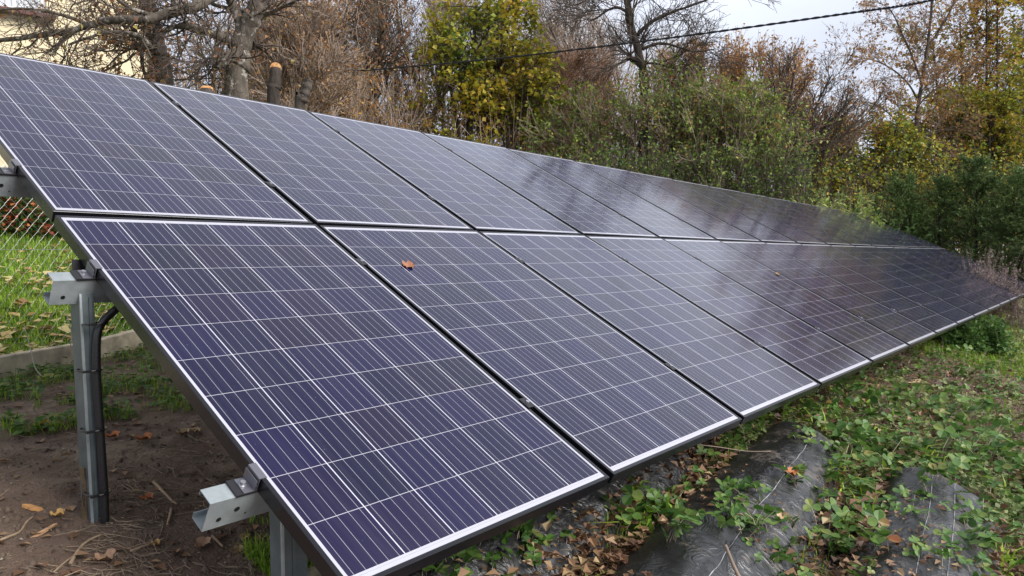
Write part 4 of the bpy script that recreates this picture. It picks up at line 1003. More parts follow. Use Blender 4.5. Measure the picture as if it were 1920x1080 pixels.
# ------------------------------------------------------------------ flower bushes, lawn, garden plants beyond the fence
def bush_blob(name, label, seed, c, rx, ry, rz, n, leafm, size, flower=None, nf=0, cat='bush'):
    rng = np.random.default_rng(seed); c = np.array([c[0], c[1], float(ground(c[0], c[1]))]); t = thing(name, label, cat, c)
    ns = 60; a = rng.random(ns) * 6.28; rr = np.sqrt(rng.random(ns))
    tip = c + np.stack([np.cos(a) * rr * rx, np.sin(a) * rr * ry, rz * np.sqrt(np.clip(1 - rr ** 2 * .8, 0, 1)) * rng.uniform(.75, 1.1, ns)], -1)
    P = np.stack([c + (tip - c) * np.array([k / 4, k / 4, (k / 4)]) + rng.normal(size=(ns, 3)) * .01 for k in range(5)], 1)
    g = Geo(); g.tubes(P, np.full((ns, 5), 0.003), 3); g.build('stems', TWIG_DARK, t)
    g = Geo(); v = rng.normal(size=(n, 3)); v /= np.linalg.norm(v, axis=1, keepdims=True); v[:, 2] = np.abs(v[:, 2]); q = rng.uniform(.35, 1.0, n)[:, None] ** .6
    lump = (1 + .35 * np.sin(v[:, :1] * 5 + seed) * np.cos(v[:, 1:2] * 6))
    p = c + v * q * lump * np.array([rx, ry, rz]); leaf_at(g, rng, p, size, 0, .4, .7); g.build('leaves', leafm, t)
    if flower is not None:
        g = Geo(); v = rng.normal(size=(nf, 3)); v /= np.linalg.norm(v, axis=1, keepdims=True); v[:, 2] = np.abs(v[:, 2])
        p = c + v * rng.uniform(.9, 1.06, nf)[:, None] * (1 + .35 * np.sin(v[:, :1] * 5 + seed) * np.cos(v[:, 1:2] * 6)) * np.array([rx, ry, rz]) + [0, 0, .01]
        for _ in range(3): leaf_at(g, rng, p + rng.normal(size=p.shape) * .012, 0.05, 0, .6, .95)
        tag(g.build('flowers', flower, t), kind='stuff')
    return t
L_FLW = mat_leaf('red_orange_flowers', [(0.1, (0.22, 0.035, 0.02)), (0.5, (0.42, 0.09, 0.035)), (0.9, (0.50, 0.22, 0.08))], 0.2, 3, 0.2)
for k, (u, v, D, lab) in enumerate(((8, 420, 7.9, 'red flowering bush at the left edge behind the fence'), (62, 425, 7.7, 'red and orange flowering bush beside the panel frame behind the fence'), (-50, 418, 8.1, 'red flowering bush outside the left edge'), (118, 430, 7.9, 'red flowering bush half hidden by the array'))):
    p = hit_ground(np.array([u]), np.array([v + 14]))[0]
    bush_blob('flowering_bush', lab, 300 + k, p, 0.42, 0.4, 0.46, 1500, L_DGRN, 0.05, L_FLW, 170, 'flower bush')

def lawn_side(p): return (p[:, :2] - KA) @ KN
rng = np.random.default_rng(55)
def scatter_px(rng, n, box, keep=None):
    u = rng.uniform(box[0], box[2], n); v = rng.uniform(box[1], box[3], n); P = hit_ground(u, v); ok = ~np.isnan(P[:, 0])
    P = P[ok]
    if keep is not None: P = P[keep(P)]
    P[:, 2] = ground(P[:, 0], P[:, 1]) - 0.003
    return P
P = scatter_px(rng, 42000, (-140, 360, 420, 760), lambda p: lawn_side(p) > 0.03)
g = Geo(); dist = np.linalg.norm(P - CAM, axis=1); add_blades(g, rng, P, 0.075, 0.0035 * (1 + 0.12 * dist), 0.7); tag(g.build('lawn_grass', GRASS), kind='stuff')
P = scatter_px(rng, 900, (-140, 500, 420, 740), lambda p: lawn_side(p) > 0.05)
P2 = scatter_px(rng, 260, (-140, 400, 420, 560), lambda p: lawn_side(p) > 0.05); P = np.concatenate([P, P2])
g = Geo(); leaf_at(g, rng, P + [0, 0, 0.05] + rng.normal(size=P.shape) * .008, 0.085, 0, 0.75, 0.95, 0, 0.25); tag(g.build('fallen_leaves', L_YLIT), kind='stuff')
# weeds and grass on the mud side of the kerb
def patch(p, s, th): return fbm(p[:, 0] * s + 3.1, p[:, 1] * s + 8.7, 3) > th
def mudgrass(p):
    d = -lawn_side(p); return (d > 0.05) & (p[:, 1] > 1.2) & (d < 0.95 + 0.9 * smooth(-0.3, 1.8, p[:, 0]) + 1.8 * (fbm(p[:, 0] * 2.2, p[:, 1] * 2.2, 3) ) ) & patch(p, 4.5, -0.05)
P = scatter_px(rng, 17000, (-140, 600, 620, 900), mudgrass)
g = Geo(); add_blades(g, rng, P, 0.065, 0.0042, 1.0); tag(g.build('rough_grass', GRASS), kind='stuff')
P = scatter_px(rng, 5200, (-140, 620, 620, 830), mudgrass)
g = Geo(); leaf_at(g, rng, P + [0, 0, 0.02] + np.abs(rng.normal(size=P.shape)) * [0, 0, .02], 0.042, 0, 0.7, 0.8); tag(g.build('ground_weeds', L_DGRN), kind='stuff')
P = scatter_px(rng, 3500, (380, 980, 620, 1090), lambda p: (p[:, 1] < 1.35) & patch(p, 4, -.02) & (p[:, 0] > 0.22))
g = Geo(); add_blades(g, rng, P, 0.06, 0.0035, 0.9); tag(g.build('sparse_grass', GRASS), kind='stuff')
# leaf and twig litter on the mud
P = scatter_px(rng, 230, (-140, 640, 640, 1160), lambda p: lawn_side(p) < -0.05)
P2 = scatter_px(rng, 700, (-140, 640, 560, 800), lambda p: (lawn_side(p) < -0.05) & patch(p, 2.5, -.02)); P = np.concatenate([P, P2])
g = Geo(); leaf_at(g, rng, P + [0, 0, 0.010], 0.038, 0, 0.85, 0.75, 0, 0.3); tag(g.build('leaf_litter', L_LITTER), kind='stuff')
P = scatter_px(rng, 3200, (-140, 700, 640, 1160), lambda p: lawn_side(p) < -0.2)
g = Geo(); ic = np.array([[1, 0, 0], [-1, 0, 0], [0, 1, 0], [0, -1, 0], [0, 0, 1], [0, 0, -1]], float); fc = np.array([[0, 2, 4], [2, 1, 4], [1, 3, 4], [3, 0, 4], [2, 0, 5], [1, 2, 5], [3, 1, 5], [0, 3, 5]])
sz = (0.004 + 0.012 * rng.random(len(P)) ** 4)[:, None, None]; Vc = P[:, None, :] + (ic[None] + rng.normal(size=(len(P), 6, 3)) * .25) * sz
g.add(Vc.reshape(-1, 3), (np.arange(len(P))[:, None, None] * 6 + fc[None]).reshape(-1, 3)); tag(g.build('soil_clods', mat_plain('clod_soil', (0.12, 0.085, 0.062), 0.95, nscale=30, amt=0.4), smooth_=True), kind='stuff')
def lay_sticks(name, rng, P, L, r, mat, n=4):
    B = len(P); az = rng.random(B) * 6.28; d = np.stack([np.cos(az), np.sin(az), 0 * az], -1); Ln = L * rng.uniform(.3, 1.5, B)
    Q = np.stack([P + d * (Ln * k / (n - 1))[:, None] + np.concatenate([rng.normal(size=(B, 2)) * .006 * k, np.zeros((B, 1))], 1) for k in range(n)], 1)
    Q[:, :, 2] = ground(Q[:, :, 0], Q[:, :, 1]) + r * 1.5 + np.abs(rng.normal(size=(B, 1))) * .008
    g = Geo(); g.tubes(Q, np.full((B, n), r) * rng.uniform(.5, 1.4, (B, 1)), 4); return tag(g.build(name, mat), kind='stuff')
P = scatter_px(rng, 420, (150, 830, 560, 1130), lambda p: (lawn_side(p) < -0.4) & patch(p, 4, -.05))
P2 = scatter_px(rng, 170, (-140, 700, 640, 1150), lambda p: lawn_side(p) < -0.1)
lay_sticks('twig_litter', rng, np.concatenate([P, P2]), 0.075, 0.0014, mat_plain('dry_straw_twig', (0.22, 0.165, 0.115), 0.85, nscale=8, amt=0.4))
P = scatter_px(rng, 900, (-140, 760, 640, 1150), lambda p: lawn_side(p) < -0.3)
g = Geo(); leaf_at(g, rng, P + [0, 0, 0.006], 0.012, 0, 0.6, 0.6, 0, 0.6); tag(g.build('wood_chips', mat_leaf('pale_chips', [(0.1, (0.10, 0.07, 0.05)), (0.8, (0.30, 0.24, 0.17)), (1.0, (0.6, 0.58, 0.52))], 0.1)), kind='stuff')

# sticks and chips one can point at
M_STICK = mat_plain('pale_dry_stick', (0.30, 0.215, 0.14), 0.85, nscale=30, amt=0.3)
def stick(label, px, r, mat=M_STICK, name='dry_stick', cat='stick', lift=0.006):
    q = hit_ground(np.array([p[0] for p in px], float), np.array([p[1] for p in px], float)); q[:, 2] = ground(q[:, 0], q[:, 1]) + r + lift
    q = spline(q, 12); g = Geo(); g.tube(q, np.linspace(r, r * .55, 12), 7); o = g.build(name, mat, smooth_=True)
    tag(o, label, cat)
stick('pale forked stick lying on the mud below the post', [(132, 1065), (150, 1035), (168, 1020), (190, 1010)], 0.005)
stick('long thin twig on the mud at the bottom edge', [(100, 1080), (120, 1062), (142, 1046)], 0.003)
stick('thick stick in the twig heap right of the conduit base', [(288, 910), (305, 928), (322, 945), (332, 952)], 0.006)
stick('short dark stick leaning in the twig heap below the rail end', [(322, 962), (318, 978), (314, 990)], 0.006)
stick('grey twig crossing the mud at the left edge', [(0, 1020), (20, 1012), (38, 1003), (50, 985), (62, 975)], 0.004)
stick('short pale stick near the lower rail end', [(398, 1012), (408, 1022), (418, 1032)], 0.005)
stick('thin twig lying right of the flat brown leaf', [(244, 1040), (270, 1030), (290, 1022), (308, 1016)], 0.0035)
def chip(label, u, v, L, w, az, mat, name='wood_chip', cat='wood chip'):
    p = hit_ground(np.array([u]), np.array([v]))[0]; d = np.array([math.cos(az), math.sin(az), 0]); s = np.array([-d[1], d[0], 0])
    p[2] = float(ground(p[0], p[1])); h = 0.008
    out = [(-L, -.35), (-L * .6, -1), (L * .5, -.9), (L, -.2), (L * .8, .6), (-L * .1, 1), (-L * .8, .5)]
    V = [p + d * a + s * b * w + [0, 0, 0.001 + 0.006 * math.sin(a * 40)] for a, b in out] + [p + d * a * .96 + s * b * w * .9 + [0, 0, h + 0.006 * math.sin(a * 40)] for a, b in out]
    g = Geo(); k = 7; g.add(V, [[i, (i + 1) % k, k + (i + 1) % k, k + i] for i in range(k)]); g.F.append(np.array([[k + i for i in range(k)]]) + 0); g.M.append(np.zeros(1, int))
    tag(g.build(name, mat), label, cat)
M_CHIP = mat_plain('orange_wood', (0.50, 0.25, 0.09), 0.8, nscale=60, amt=0.35)
M_CHIP2 = mat_plain('buff_wood', (0.45, 0.27, 0.15), 0.8, nscale=60, amt=0.35)
chip('orange splintered wood chip on the mud left of the post', 60, 955, 0.036, 0.012, 0.9 + 1.2, M_CHIP)
chip('long buff sliver of wood on the mud below the orange chip', 82, 999, 0.045, 0.007, 0.35, M_CHIP2)
def big_leaf(label, u, v, L, az, col, name='fallen_leaf', P=None, nrm=None, curl=0.35):
    L = L * (0.82 if P is None else 1.0)
    p = hit_ground(np.array([u]), np.array([v]))[0] if P is None else P
    z = np.array([0, 0, 1.0]) if nrm is None else nrm
    d = np.array([math.cos(az), math.sin(az), 0]); d = d - (d @ z) * z; d /= np.linalg.norm(d); s = np.cross(z, d)
    if P is None: p[2] = float(ground(p[0], p[1])) + 0.006
    n = 11; V = []; F = []
    for i in range(n):
        t_ = i / (n - 1); w = L * 0.42 * (math.sin(math.pi * min(1, t_ * .97 + .03)) ** .7) * (1 + 0.22 * math.sin(i * 2.6))
        for j in (-1, -.5, 0, .5, 1):
            V.append(p + d * L * (t_ - .5) + s * w * j + z * (0.002 + curl * L * .5 * abs(j) ** 1.6 + curl * L * 0.35 * (2 * t_ - 1) ** 2 + .006 * math.sin(i * 1.3 + j * 3) * abs(j)))
    for i in range(n - 1):
        for j in range(4): F.append([i * 5 + j, i * 5 + j + 1, i * 5 + j + 6, i * 5 + j + 5])
    g = Geo(); g.add(V, F); tag(g.build(name, col, smooth_=True), label, 'leaf')
def lm(n, c): return mat_plain(n, c, 0.65, nscale=45, amt=0.35)
M_L1 = lm('yellow_brown_leaf', (0.50, 0.30, 0.10)); M_L2 = lm('tan_leaf', (0.30, 0.18, 0.11)); M_L3 = lm('orange_leaf', (0.42, 0.15, 0.05)); M_L4 = lm('pale_leaf', (0.42, 0.30, 0.16)); M_L5 = lm('green_yellow_leaf', (0.30, 0.30, 0.08))
for lab, u, v, L, az, m in (('yellow curled leaf on the mud left of the post base', 108, 972, 0.055, .4, M_L1), ('ragged tan leaf lying flat near the bottom edge', 197, 1055, 0.075, .1, M_L2),
                            ('ragged brown leaf on the mud below the lower rail end', 378, 1030, 0.075, .7, M_L2), ('small orange leaf near the bottom of the mud', 292, 1026, 0.035, .2, M_L1),
                            ('orange brown leaf on the mud right of the conduit', 211, 823, 0.075, .3, M_L3), ('curled orange leaf further right of the conduit', 270, 828, 0.085, .2, M_L3),
                            ('pale dry leaf between the conduit and the panel frame', 343, 817, 0.07, .5, M_L4), ('pale small leaf nearest the panel frame on the mud', 368, 813, 0.05, .2, M_L4),
                            ('tan leaf in the grass left of the post', 75, 803, 0.10, .6, M_L3), ('greenish yellow leaf near the kerb foot', 42, 732, 0.11, 1.2, M_L5), ('large yellow leaf under the kerb', 85, 714, 0.12, .5, M_L5),
                            ('brown leaf by the twig heap right of the conduit', 275, 941, 0.055, .5, M_L3), ('brown leaf beside the front post', 446, 1040, 0.05, .9, M_L2)):
    big_leaf(lab, u, v, L, az, m)
s_l = None
d_ = ray(765, 497); k_ = (0.004 - NV @ CAM) / (NV @ d_); PL = CAM + k_ * d_
big_leaf('curled orange brown leaf lying on the second lower panel', 0, 0, 0.062, 0.2, lm('rusty_leaf', (0.30, 0.13, 0.07)), P=PL - NV * 0.004, nrm=NV, curl=0.16)
d_ = ray(1456, 517); k_ = (0.0 - NV @ CAM) / (NV @ d_); PL = CAM + k_ * d_
big_leaf('tiny pale dropping like leaf on a far lower panel', 0, 0, 0.04, 0.2, M_L4, P=PL + NV * 0.006, nrm=NV, curl=0.4)
# wooden peg beside the post
a = hit_y(159, 948, 1.2); g = Geo(); g.tube(spline([a - [0, 0, .1], a, a + [0.002, 0, .05], a + [-0.004, 0.0, .115]], 12), np.linspace(.011, .008, 12), 8); tag(g.build('wooden_peg', mat_bark('peg_bark', (0.06, .04, .02), (.2, .14, .08), 40)), 'short brown wooden peg beside the post base', 'peg')

# ------------------------------------------------------------------ film covered ridges
def film_material():
    k = N('black_mulch_film'); p = k.pos(); a = k.noise(p, 5, 5, 0.7); b = k.noise(p, 24, 4, 0.7)
    dust = k.ramp(k.math('ADD', k.math('MULTIPLY', a, 0.65), k.math('MULTIPLY', b, 0.35)), [(0.53, (0, 0, 0)), (0.70, (0.6, 0.6, 0.6))])
    k.t.links.new(k.mix(dust, (0.014, 0.014, 0.015), (0.24, 0.19, 0.145)), k.b.inputs['Base Color'])
    k.t.links.new(k.ramp(dust, [(0, (0.38, .38, .38)), (0.6, (0.8, .8, .8))]), k.b.inputs['Roughness'])
    k.b.inputs['Specular IOR Level'].default_value = 0.9
    wv = k.n('ShaderNodeTexNoise'); wv.inputs['Scale'].default_value = 9; wv.inputs['Detail'].default_value = 5; wv.inputs['Distortion'].default_value = 1.6; k.t.links.new(p, wv.inputs['Vector'])
    crease = k.math('POWER', k.math('SUBTRACT', 1.0, k.math('MULTIPLY', k.math('ABSOLUTE', k.math('SUBTRACT', wv.outputs['Fac'], 0.5)), 4.0)), 3.0)
    k.bump(crease, 0.4, 0.010)
    return k.m
M_FILM = film_material(); M_LINE = mat_plain('white_printed_line', (0.24, 0.24, 0.25), 0.5, nscale=18, amt=0.7)
def ridge_h(q, hw=0.27, hh=0.165): return hh * np.clip(np.cos(np.clip(q / hw, -1, 1) * math.pi / 2), 0, 1) ** 0.75
def ridge_surf(al, ac, rc, hh=0.165):
    x = 1.5 + al * RDIR[0] - ac * RDIR[1]; y = al * RDIR[1] + ac * RDIR[0]
    z = base_ground(x, y) + ridge_h(ac - rc, 0.27, hh) - 0.012
    z = z + 0.05 * fbm(al * 2.4 + rc * 9, ac * 5, 3) + 0.028 * fbm(al * 7 + ac * 9 + 5, ac * 16 - al * 3 + rc, 4)
    return np.stack([x, y, z], -1)
# ridge centre passes y = rc at x = 1.5
RI = [(0.48, -1.3, 6.0, 'black film covered bed along the front edge of the panels'), (-0.13, -1.4, 1.78, 'dusty black film covered bed in the middle of the strawberry rows'), (-0.74, -1.2, 1.75, 'black film covered bed with white seam line in the bottom right corner')]
for rc, a0, a1, lab in RI:
    al = np.linspace(a0, a1, int((a1 - a0) / 0.022)); ac = rc + np.linspace(-0.30, 0.30, 44)
    A, C = np.meshgrid(al, ac, indexing='ij')
    end = smooth(a1, a1 - 0.22, A)
    V = ridge_surf(A, C, rc); low = base_ground(V[..., 0], V[..., 1]) - 0.03; V[..., 2] = low + (V[..., 2] - low) * end
    n0, n1 = A.shape; i = np.arange(n0 * n1).reshape(n0, n1)
    t = thing('mulch_bed', lab, 'film bed', V[0, n1 // 2], 'film covered strawberry beds')
    g = Geo(); g.add(V.reshape(-1, 3), np.stack([i[:-1, :-1], i[1:, :-1], i[1:, 1:], i[:-1, 1:]], -1).reshape(-1, 4)); g.build('film', M_FILM, t, smooth_=True)
    for off in ((-0.06,) if rc != -0.74 else (0.02, -0.07)):
        aa = np.linspace(a0, a1 - 0.25, 140); c0 = rc + off + 0.004 * np.sin(aa * 5)
        L = ridge_surf(aa, c0 - 0.0011, rc) + [0, 0, .003]; Rr_ = ridge_surf(aa, c0 + 0.0011, rc) + [0, 0, .003]
        g = Geo(); V2 = np.stack([L, Rr_], 1).reshape(-1, 3); g.add(V2, [[2 * j, 2 * j + 2, 2 * j + 3, 2 * j + 1] for j in range(139)]); g.build('printed_line', M_LINE, t)
    
def surf_z(x, y):
    """height of the ground or the film above it"""
    al = (x - 1.5) * RDIR[0] + y * RDIR[1]; ac = -(x - 1.5) * RDIR[1] + y * RDIR[0]
    z = ground(x, y)
    for rc, a0, a1, _ in RI:
        m = (al > a0) & (al < a1 + 2.2) & (np.abs(ac - rc) < 0.29)
        zz = base_ground(x, y) + ridge_h(ac - rc) - 0.012 + 0.035 * fbm(al * 2.4 + rc * 9, ac * 5, 3)
        # past the visible film the bed goes on as a low overgrown hump
        zz = np.where(al > a1 - .2, base_ground(x, y) + 0.4 * ridge_h(ac - rc), zz)
        z = np.where(m, np.maximum(z, zz), z)
    return z
def acr(p):
    al = (p[:, 0] - 1.5) * RDIR[0] + p[:, 1] * RDIR[1]; ac = -(p[:, 0] - 1.5) * RDIR[1] + p[:, 1] * RDIR[0]; return al, ac
def on_film(p):
    al, ac = acr(p); m = np.zeros(len(p), bool)
    for rc, a0, a1, _ in RI: m |= (al > a0) & (al < a1 - .05) & (np.abs(ac - rc) < 0.215)
    return m
def scatter_front(rng, n, box, keep):
    u = rng.uniform(box[0], box[2], n); v = rng.uniform(box[1], box[3], n); P = hit_ground(u, v, 0.05); ok = ~np.isnan(P[:, 0]); P = P[ok]
    ok = (P[:, 1] < 0.75) & keep(P); P = P[ok]; P[:, 2] = surf_z(P[:, 0], P[:, 1]); return P
def dens(p, s, th, seed=0): return fbm(p[:, 0] * s + seed, p[:, 1] * s + seed * 1.7, 3) > th
rng = np.random.default_rng(77)
FB = (760, 560, 2080, 1180)
# leaf litter in the furrows and between plants
P = scatter_front(rng, 16000, FB, lambda p: ~on_film(p) & (fbm(p[:, 0] * 3 + 2, p[:, 1] * 3, 3) > -0.16))
g = Geo(); leaf_at(g, rng, P + [0, 0, .006] + np.abs(rng.normal(size=P.shape)) * [0, 0, .012], 0.038, 0, 0.7, 0.75, 0, .45); tag(g.build('furrow_leaf_litter', L_LITTER), kind='stuff')
P = scatter_front(rng, 2600, FB, lambda p: on_film(p) & dens(p, 3.6, -0.01, 6))
g = Geo(); leaf_at(g, rng, P + [0, 0, .012], 0.03, 0, 0.8, 0.7, 0, .45); tag(g.build('leaf_litter_on_film', L_LITTER), kind='stuff')
P = scatter_front(rng, 6000, (1780, 600, 2080, 800), lambda p: (p[:, 0] > 5) & (p[:, 1] < -0.2) & (fbm(p[:, 0] * 1.2 + 20, p[:, 1] * 2, 3) > -0.12))
g = Geo(); add_blades(g, rng, P, 0.035, 0.006, 1.3); tag(g.build('dry_grass_path', GRASS_DRY), kind='stuff')
# straw
P = scatter_front(rng, 2600, FB, lambda p: ~on_film(p))
az = rng.random(len(P)) * 6.28; d = np.stack([np.cos(az), np.sin(az), rng.normal(size=len(P)) * .15], -1); Ln = rng.uniform(.03, .14, len(P))
Q = np.stack([P + d * (Ln * k / 3)[:, None] + [0, 0, .012] + rng.normal(size=P.shape) * .004 * k for k in range(4)], 1)
g = Geo(); g.tubes(Q, np.full((len(P), 4), .0012), 3); tag(g.build('straw_litter', GRASS_DRY), kind='stuff')

# strawberry leaves: three toothed leaflets on a stalk
def leaflets(g, rng, P, size, stalk, m=0, tilt=0.45, ms=1):
    n = len(P); az = rng.random(n) * 6.28; out = np.stack([np.cos(az), np.sin(az), 0 * az], -1)
    hgt = (stalk * rng.uniform(.3, 1.2, n))[:, None]; top = P + out * hgt * .8 + np.array([0, 0, 1]) * hgt
    g.tubes(np.stack([P, P + out * hgt * .25 + np.array([0, 0, 1]) * hgt * .6, top], 1), np.full((n, 3), .0012), 3, m=ms)
    nr = np.array([0, 0, 1.0]) + rng.normal(size=(n, 3)) * tilt; nr /= np.linalg.norm(nr, axis=1, keepdims=True)
    sz = (size * rng.uniform(.55, 1.3, n))[:, None]
    shp = [(0, 0, 0), (.3, .36, .06), (.6, .46, .08), (.86, .32, .05), (1.0, 0, -.02), (.86, -.32, .05), (.6, -.46, .08), (.3, -.36, .06), (.5, 0, -.03)]
    for da in (0, 2.0, -2.0):
        a = az + da; dd = np.stack([np.cos(a), np.sin(a), 0 * a], -1); dd -= (dd * nr).sum(1, keepdims=True) * nr; dd /= np.linalg.norm(dd, axis=1, keepdims=True); c = np.cross(nr, dd)
        V = np.stack([top + sz * (dd * x + c * y + nr * (z * 1.3)) for x, y, z in shp], 1)
        i = np.arange(n)[:, None] * 9
        F = np.concatenate([i + np.array([[k, k + 1, 8]]) for k in range(7)] + [i + np.array([[7, 0, 8]])])
        g.add(V.reshape(-1, 3), F, m)
L_STR = mat_leaf('strawberry_leaves', [(0.05, (0.03, 0.085, 0.015)), (0.4, (0.075, 0.17, 0.028)), (0.75, (0.15, 0.25, 0.05)), (0.93, (0.28, 0.30, 0.09)), (1.0, (0.32, 0.12, 0.05))], 0.3, 2.2, 0.3, 0.5)
L_STR2 = mat_leaf('pale_creeper_leaves', [(0.05, (0.06, 0.11, 0.03)), (0.5, (0.16, 0.22, 0.07)), (0.85, (0.27, 0.29, 0.11)), (1.0, (0.34, 0.24, 0.12))], 0.3, 2.2, 0.3, 0.6)

# dense ground cover, larger leaves near, tapering onto the film
P = scatter_front(rng, 5200, FB, lambda p: ~on_film(p) & (((p[:, 0] > 2.6) & dens(p, 2.0, -0.13)) | dens(p, 2.6, 0.03, 4)))
g = Geo(); leaflets(g, rng, P, 0.036, 0.07); tag(g.build('strawberry_ground_cover', [L_STR, TWIG_TAN]), kind='stuff')
P = scatter_front(rng, 9000, (1180, 560, 2080, 1000), lambda p: ~on_film(p) & (p[:, 0] > 2.7) & dens(p, 1.3, -0.12, 9))
g = Geo(); leaflets(g, rng, P, 0.028, 0.045); tag(g.build('creeping_ground_cover', [L_STR2, TWIG_TAN]), kind='stuff')
P = scatter_front(rng, 3000, FB, lambda p: on_film(p) & dens(p, 3.2, 0.0, 2))
g = Geo(); leaflets(g, rng, P, 0.03, 0.03); tag(g.build('runners_on_film', [L_STR, TWIG_TAN]), kind='stuff')
P = scatter_front(rng, 1500, (1380, 600, 1900, 900), lambda p: ~on_film(p) & (p[:, 0] > 2.6) & dens(p, 2.4, 0.05, 15))
g = Geo(); leaflets(g, rng, P, 0.045, 0.15); tag(g.build('tall_strawberry_growth', [L_STR, TWIG_TAN]), kind='stuff')
P = scatter_front(rng, 1100, (1180, 690, 1900, 1090), lambda p: ~on_film(p) & dens(p, 2.8, 0.06, 31))
g = Geo(); add_blades(g, rng, P, 0.13, 0.012, 1.0); leaf_at(g, rng, P + [0, 0, .06], .05, 0, .4, .35); tag(g.build('bright_weeds', GRASS), kind='stuff')
P = scatter_front(rng, 5000, FB, lambda p: ~on_film(p) & dens(p, 3.0, -0.06, 40))
g = Geo(); leaf_at(g, rng, P + [0, 0, .04] + np.abs(rng.normal(size=P.shape)) * [0, 0, .03], .042, 0, .6, .75, 0, .5); tag(g.build('scattered_dead_leaves', L_LITTER), kind='stuff')
# grass tufts and bright weeds
P = scatter_front(rng, 16000, FB, lambda p: ~on_film(p) & dens(p, 2.2, 0.06, 12))
g = Geo(); add_blades(g, rng, P, 0.07, 0.0035, 0.9); tag(g.build('weed_grass', GRASS), kind='stuff')
P = scatter_front(rng, 14000, (1700, 555, 2080, 720), lambda p: (p[:, 0] > 7.5))
g = Geo(); add_blades(g, rng, P, 0.07, 0.009, 0.8); tag(g.build('far_lawn_grass', GRASS), kind='stuff')
# ground beyond, under and behind the array
P = scatter_px(rng, 12000, (1640, 470, 2080, 640), lambda p: (p[:, 1] > 0.7) & (p[:, 0] > 9)); g = Geo(); add_blades(g, rng, P, 0.10, 0.01, 0.8); tag(g.build('meadow_grass', GRASS), kind='stuff')

# single plants one can point at
def berry_plant(label, u, v, n, size, stalk, seed, mat=None, off=0.08, name='strawberry_plant', cat='strawberry plant'):
    r = np.random.default_rng(seed); p = hit_ground(np.array([u]), np.array([v]), off)[0]; p[2] = float(surf_z(np.array([p[0]]), np.array([p[1]]))[0])
    t = thing(name, label, cat, p); g = Geo(); st_ = Geo()
    n_ = n; Pn = np.repeat(p[None], n_, 0) + r.normal(size=(n_, 3)) * [.012, .012, 0]
    leaflets(g, r, Pn, size, stalk); g.build('leaves', [mat or L_STR, TWIG_TAN], t)
for k, (lab, u, v, n, sz, stl, mt) in enumerate((
        ('dark green strawberry plant at the bottom edge left of the middle film bed', 1255, 1052, 9, .046, .10, L_DGRN),
        ('strawberry plant with bright leaves at the bottom of the middle film bed', 1425, 1045, 8, .042, .09, L_STR),
        ('small strawberry plant in the furrow under the second panel', 1225, 938, 5, .034, .10, L_STR),
        ('dark strawberry plant under the lower panel edge at left', 1045, 968, 9, .036, .09, L_DGRN),
        ('strawberry plant climbing the left flank of the middle film bed', 1490, 945, 8, .036, .07, L_STR),
        ('strawberry plant at the upper right rim of the middle film bed', 1568, 905, 9, .038, .08, L_STR),
        ('leafy strawberry plant left of the date corner furrow', 1560, 1010, 10, .040, .08, L_STR),
        ('bright lime green strawberry plant between the two right beds', 1755, 935, 12, .042, .10, L_STR),
        ('strawberry plant at the foot of the right film bed', 1650, 1060, 10, .044, .09, L_STR),
        ('strawberry runner plant on top of the right film bed', 1850, 975, 9, .040, .07, L_STR),
        ('strawberry plant low in the bottom right corner', 1830, 1050, 9, .044, .07, L_STR),
        ('strawberry plant under the third panel edge', 1380, 845, 9, .032, .09, L_STR),
        ('tall weedy strawberry plant under the fourth panel edge', 1590, 735, 12, .036, .12, L_DGRN))):
    berry_plant(lab, u, v, n, sz, stl, 400 + k, mt)
bp = hit_ground(np.array([1830]), np.array([655]))[0]
bush_blob('celery_bush', 'dense fresh green leafy bush beyond the panel edge at right', 420, bp, 0.36, 0.36, 0.34, 3800, L_DGRN, 0.05, cat='bush')
bp = hit_ground(np.array([1785]), np.array([650]))[0]
bush_blob('herb_clump', 'darker leafy clump half under the far panel edge', 421, bp, 0.26, 0.3, 0.24, 1500, L_DGRN, 0.05, cat='bush')
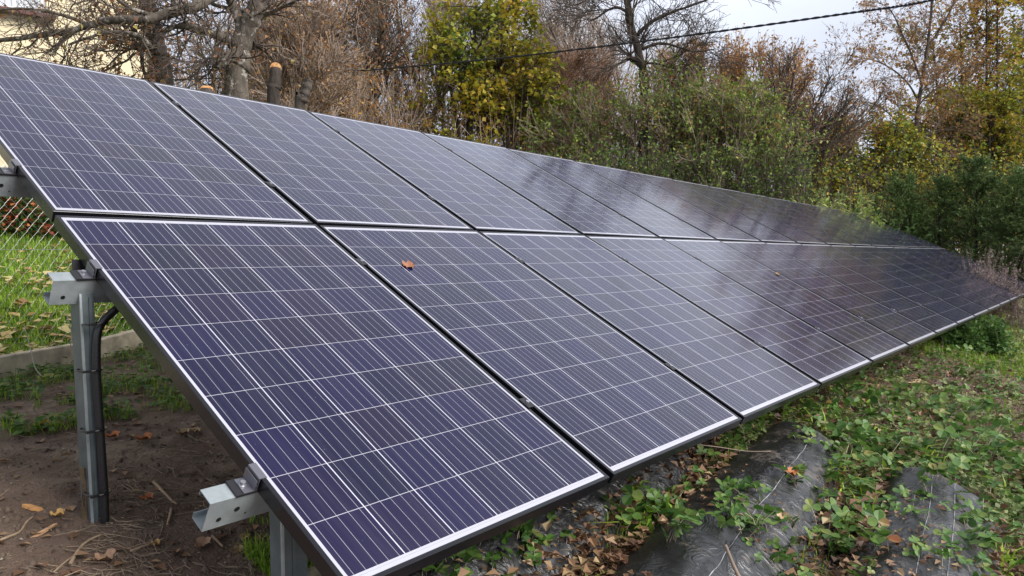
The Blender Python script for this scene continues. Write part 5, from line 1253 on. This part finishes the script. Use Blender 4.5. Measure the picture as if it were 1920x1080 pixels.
for lab, u, v, L, az, m, nm in (('large round pale leaf between the beds on the right', 1690, 868, .085, .5, lm('pale_round_leaf', (.34, .32, .13)), 'fallen_leaf'),
                            ('orange red leaf under the panel edge near the first film bed', 1303, 842, .075, 2.0, M_L3, 'fallen_leaf'), ('brown curled leaf on the middle film bed', 1490, 925, .09, .3, M_L3, 'fallen_leaf'),
                            ('large dry brown leaf in the furrow left of the right bed', 1625, 1005, .12, 2.2, M_L2, 'fallen_leaf'), ('pinkish leaf among plants below the far panels', 1632, 726, .10, .6, lm('pink_leaf', (.50, .22, .16)), 'fallen_leaf'),
                            ('pale grey crumpled leaf heap right of the far panels', 1725, 722, .20, .1, M_L4, 'fallen_leaf'), ('small green leaf lying on the dark film under the second panel', 1340, 815, .05, .6, M_L5, 'fallen_leaf'),
                            ('pale yellow leaf by the bottom bed stick', 1470, 1040, .07, .6, M_L4, 'fallen_leaf'), ('tan leaf at the foot of the middle bed', 1530, 1045, .07, 1.6, M_L2, 'fallen_leaf')):
    p = hit_ground(np.array([u]), np.array([v]), .1 if 'film' in lab else .03)[0]; p[2] = float(surf_z(np.array([p[0]]), np.array([p[1]]))[0]) + .012
    big_leaf(lab, u, v, L, az, m, P=p, curl=.3)
def stick2(label, px, r, D, mat=M_STICK):
    q = spline([at(u, v, D) for u, v in px], 12); g = Geo(); g.tube(q, np.linspace(r, r * .7, 12), 7); tag(g.build('dry_stick', mat, smooth_=True), label, 'stick')
stick2('short pale stick poking up from the film at the bottom edge', [(1392, 1095), (1375, 1060), (1360, 1022)], .0065, 2.15, TWIG_BROWN)
stick2('thin brown stalk lying out from the panel edge over the furrow', [(1302, 833), (1345, 838), (1400, 846), (1445, 846)], .0022, 3.05, TWIG_BROWN)
# thin frayed threads hanging at the panel corners
for u, v, D, lab in ((1150, 889, 2.35, 'thin thread hanging at the corner between the first two lower panels'), (1393, 783, 3.3, 'thin thread hanging between the second and third lower panels'), (1540, 721, 4.2, 'thin thread hanging between the third and fourth lower panels')):
    a = at(u, v, D); b = at(u - 8, v + 15, D); g = Geo(); g.tube([a, (a + b) / 2 + [0, 0, -.001], b], .0012, 4); tag(g.build('thread', M_WIREOLD), lab, 'thread')
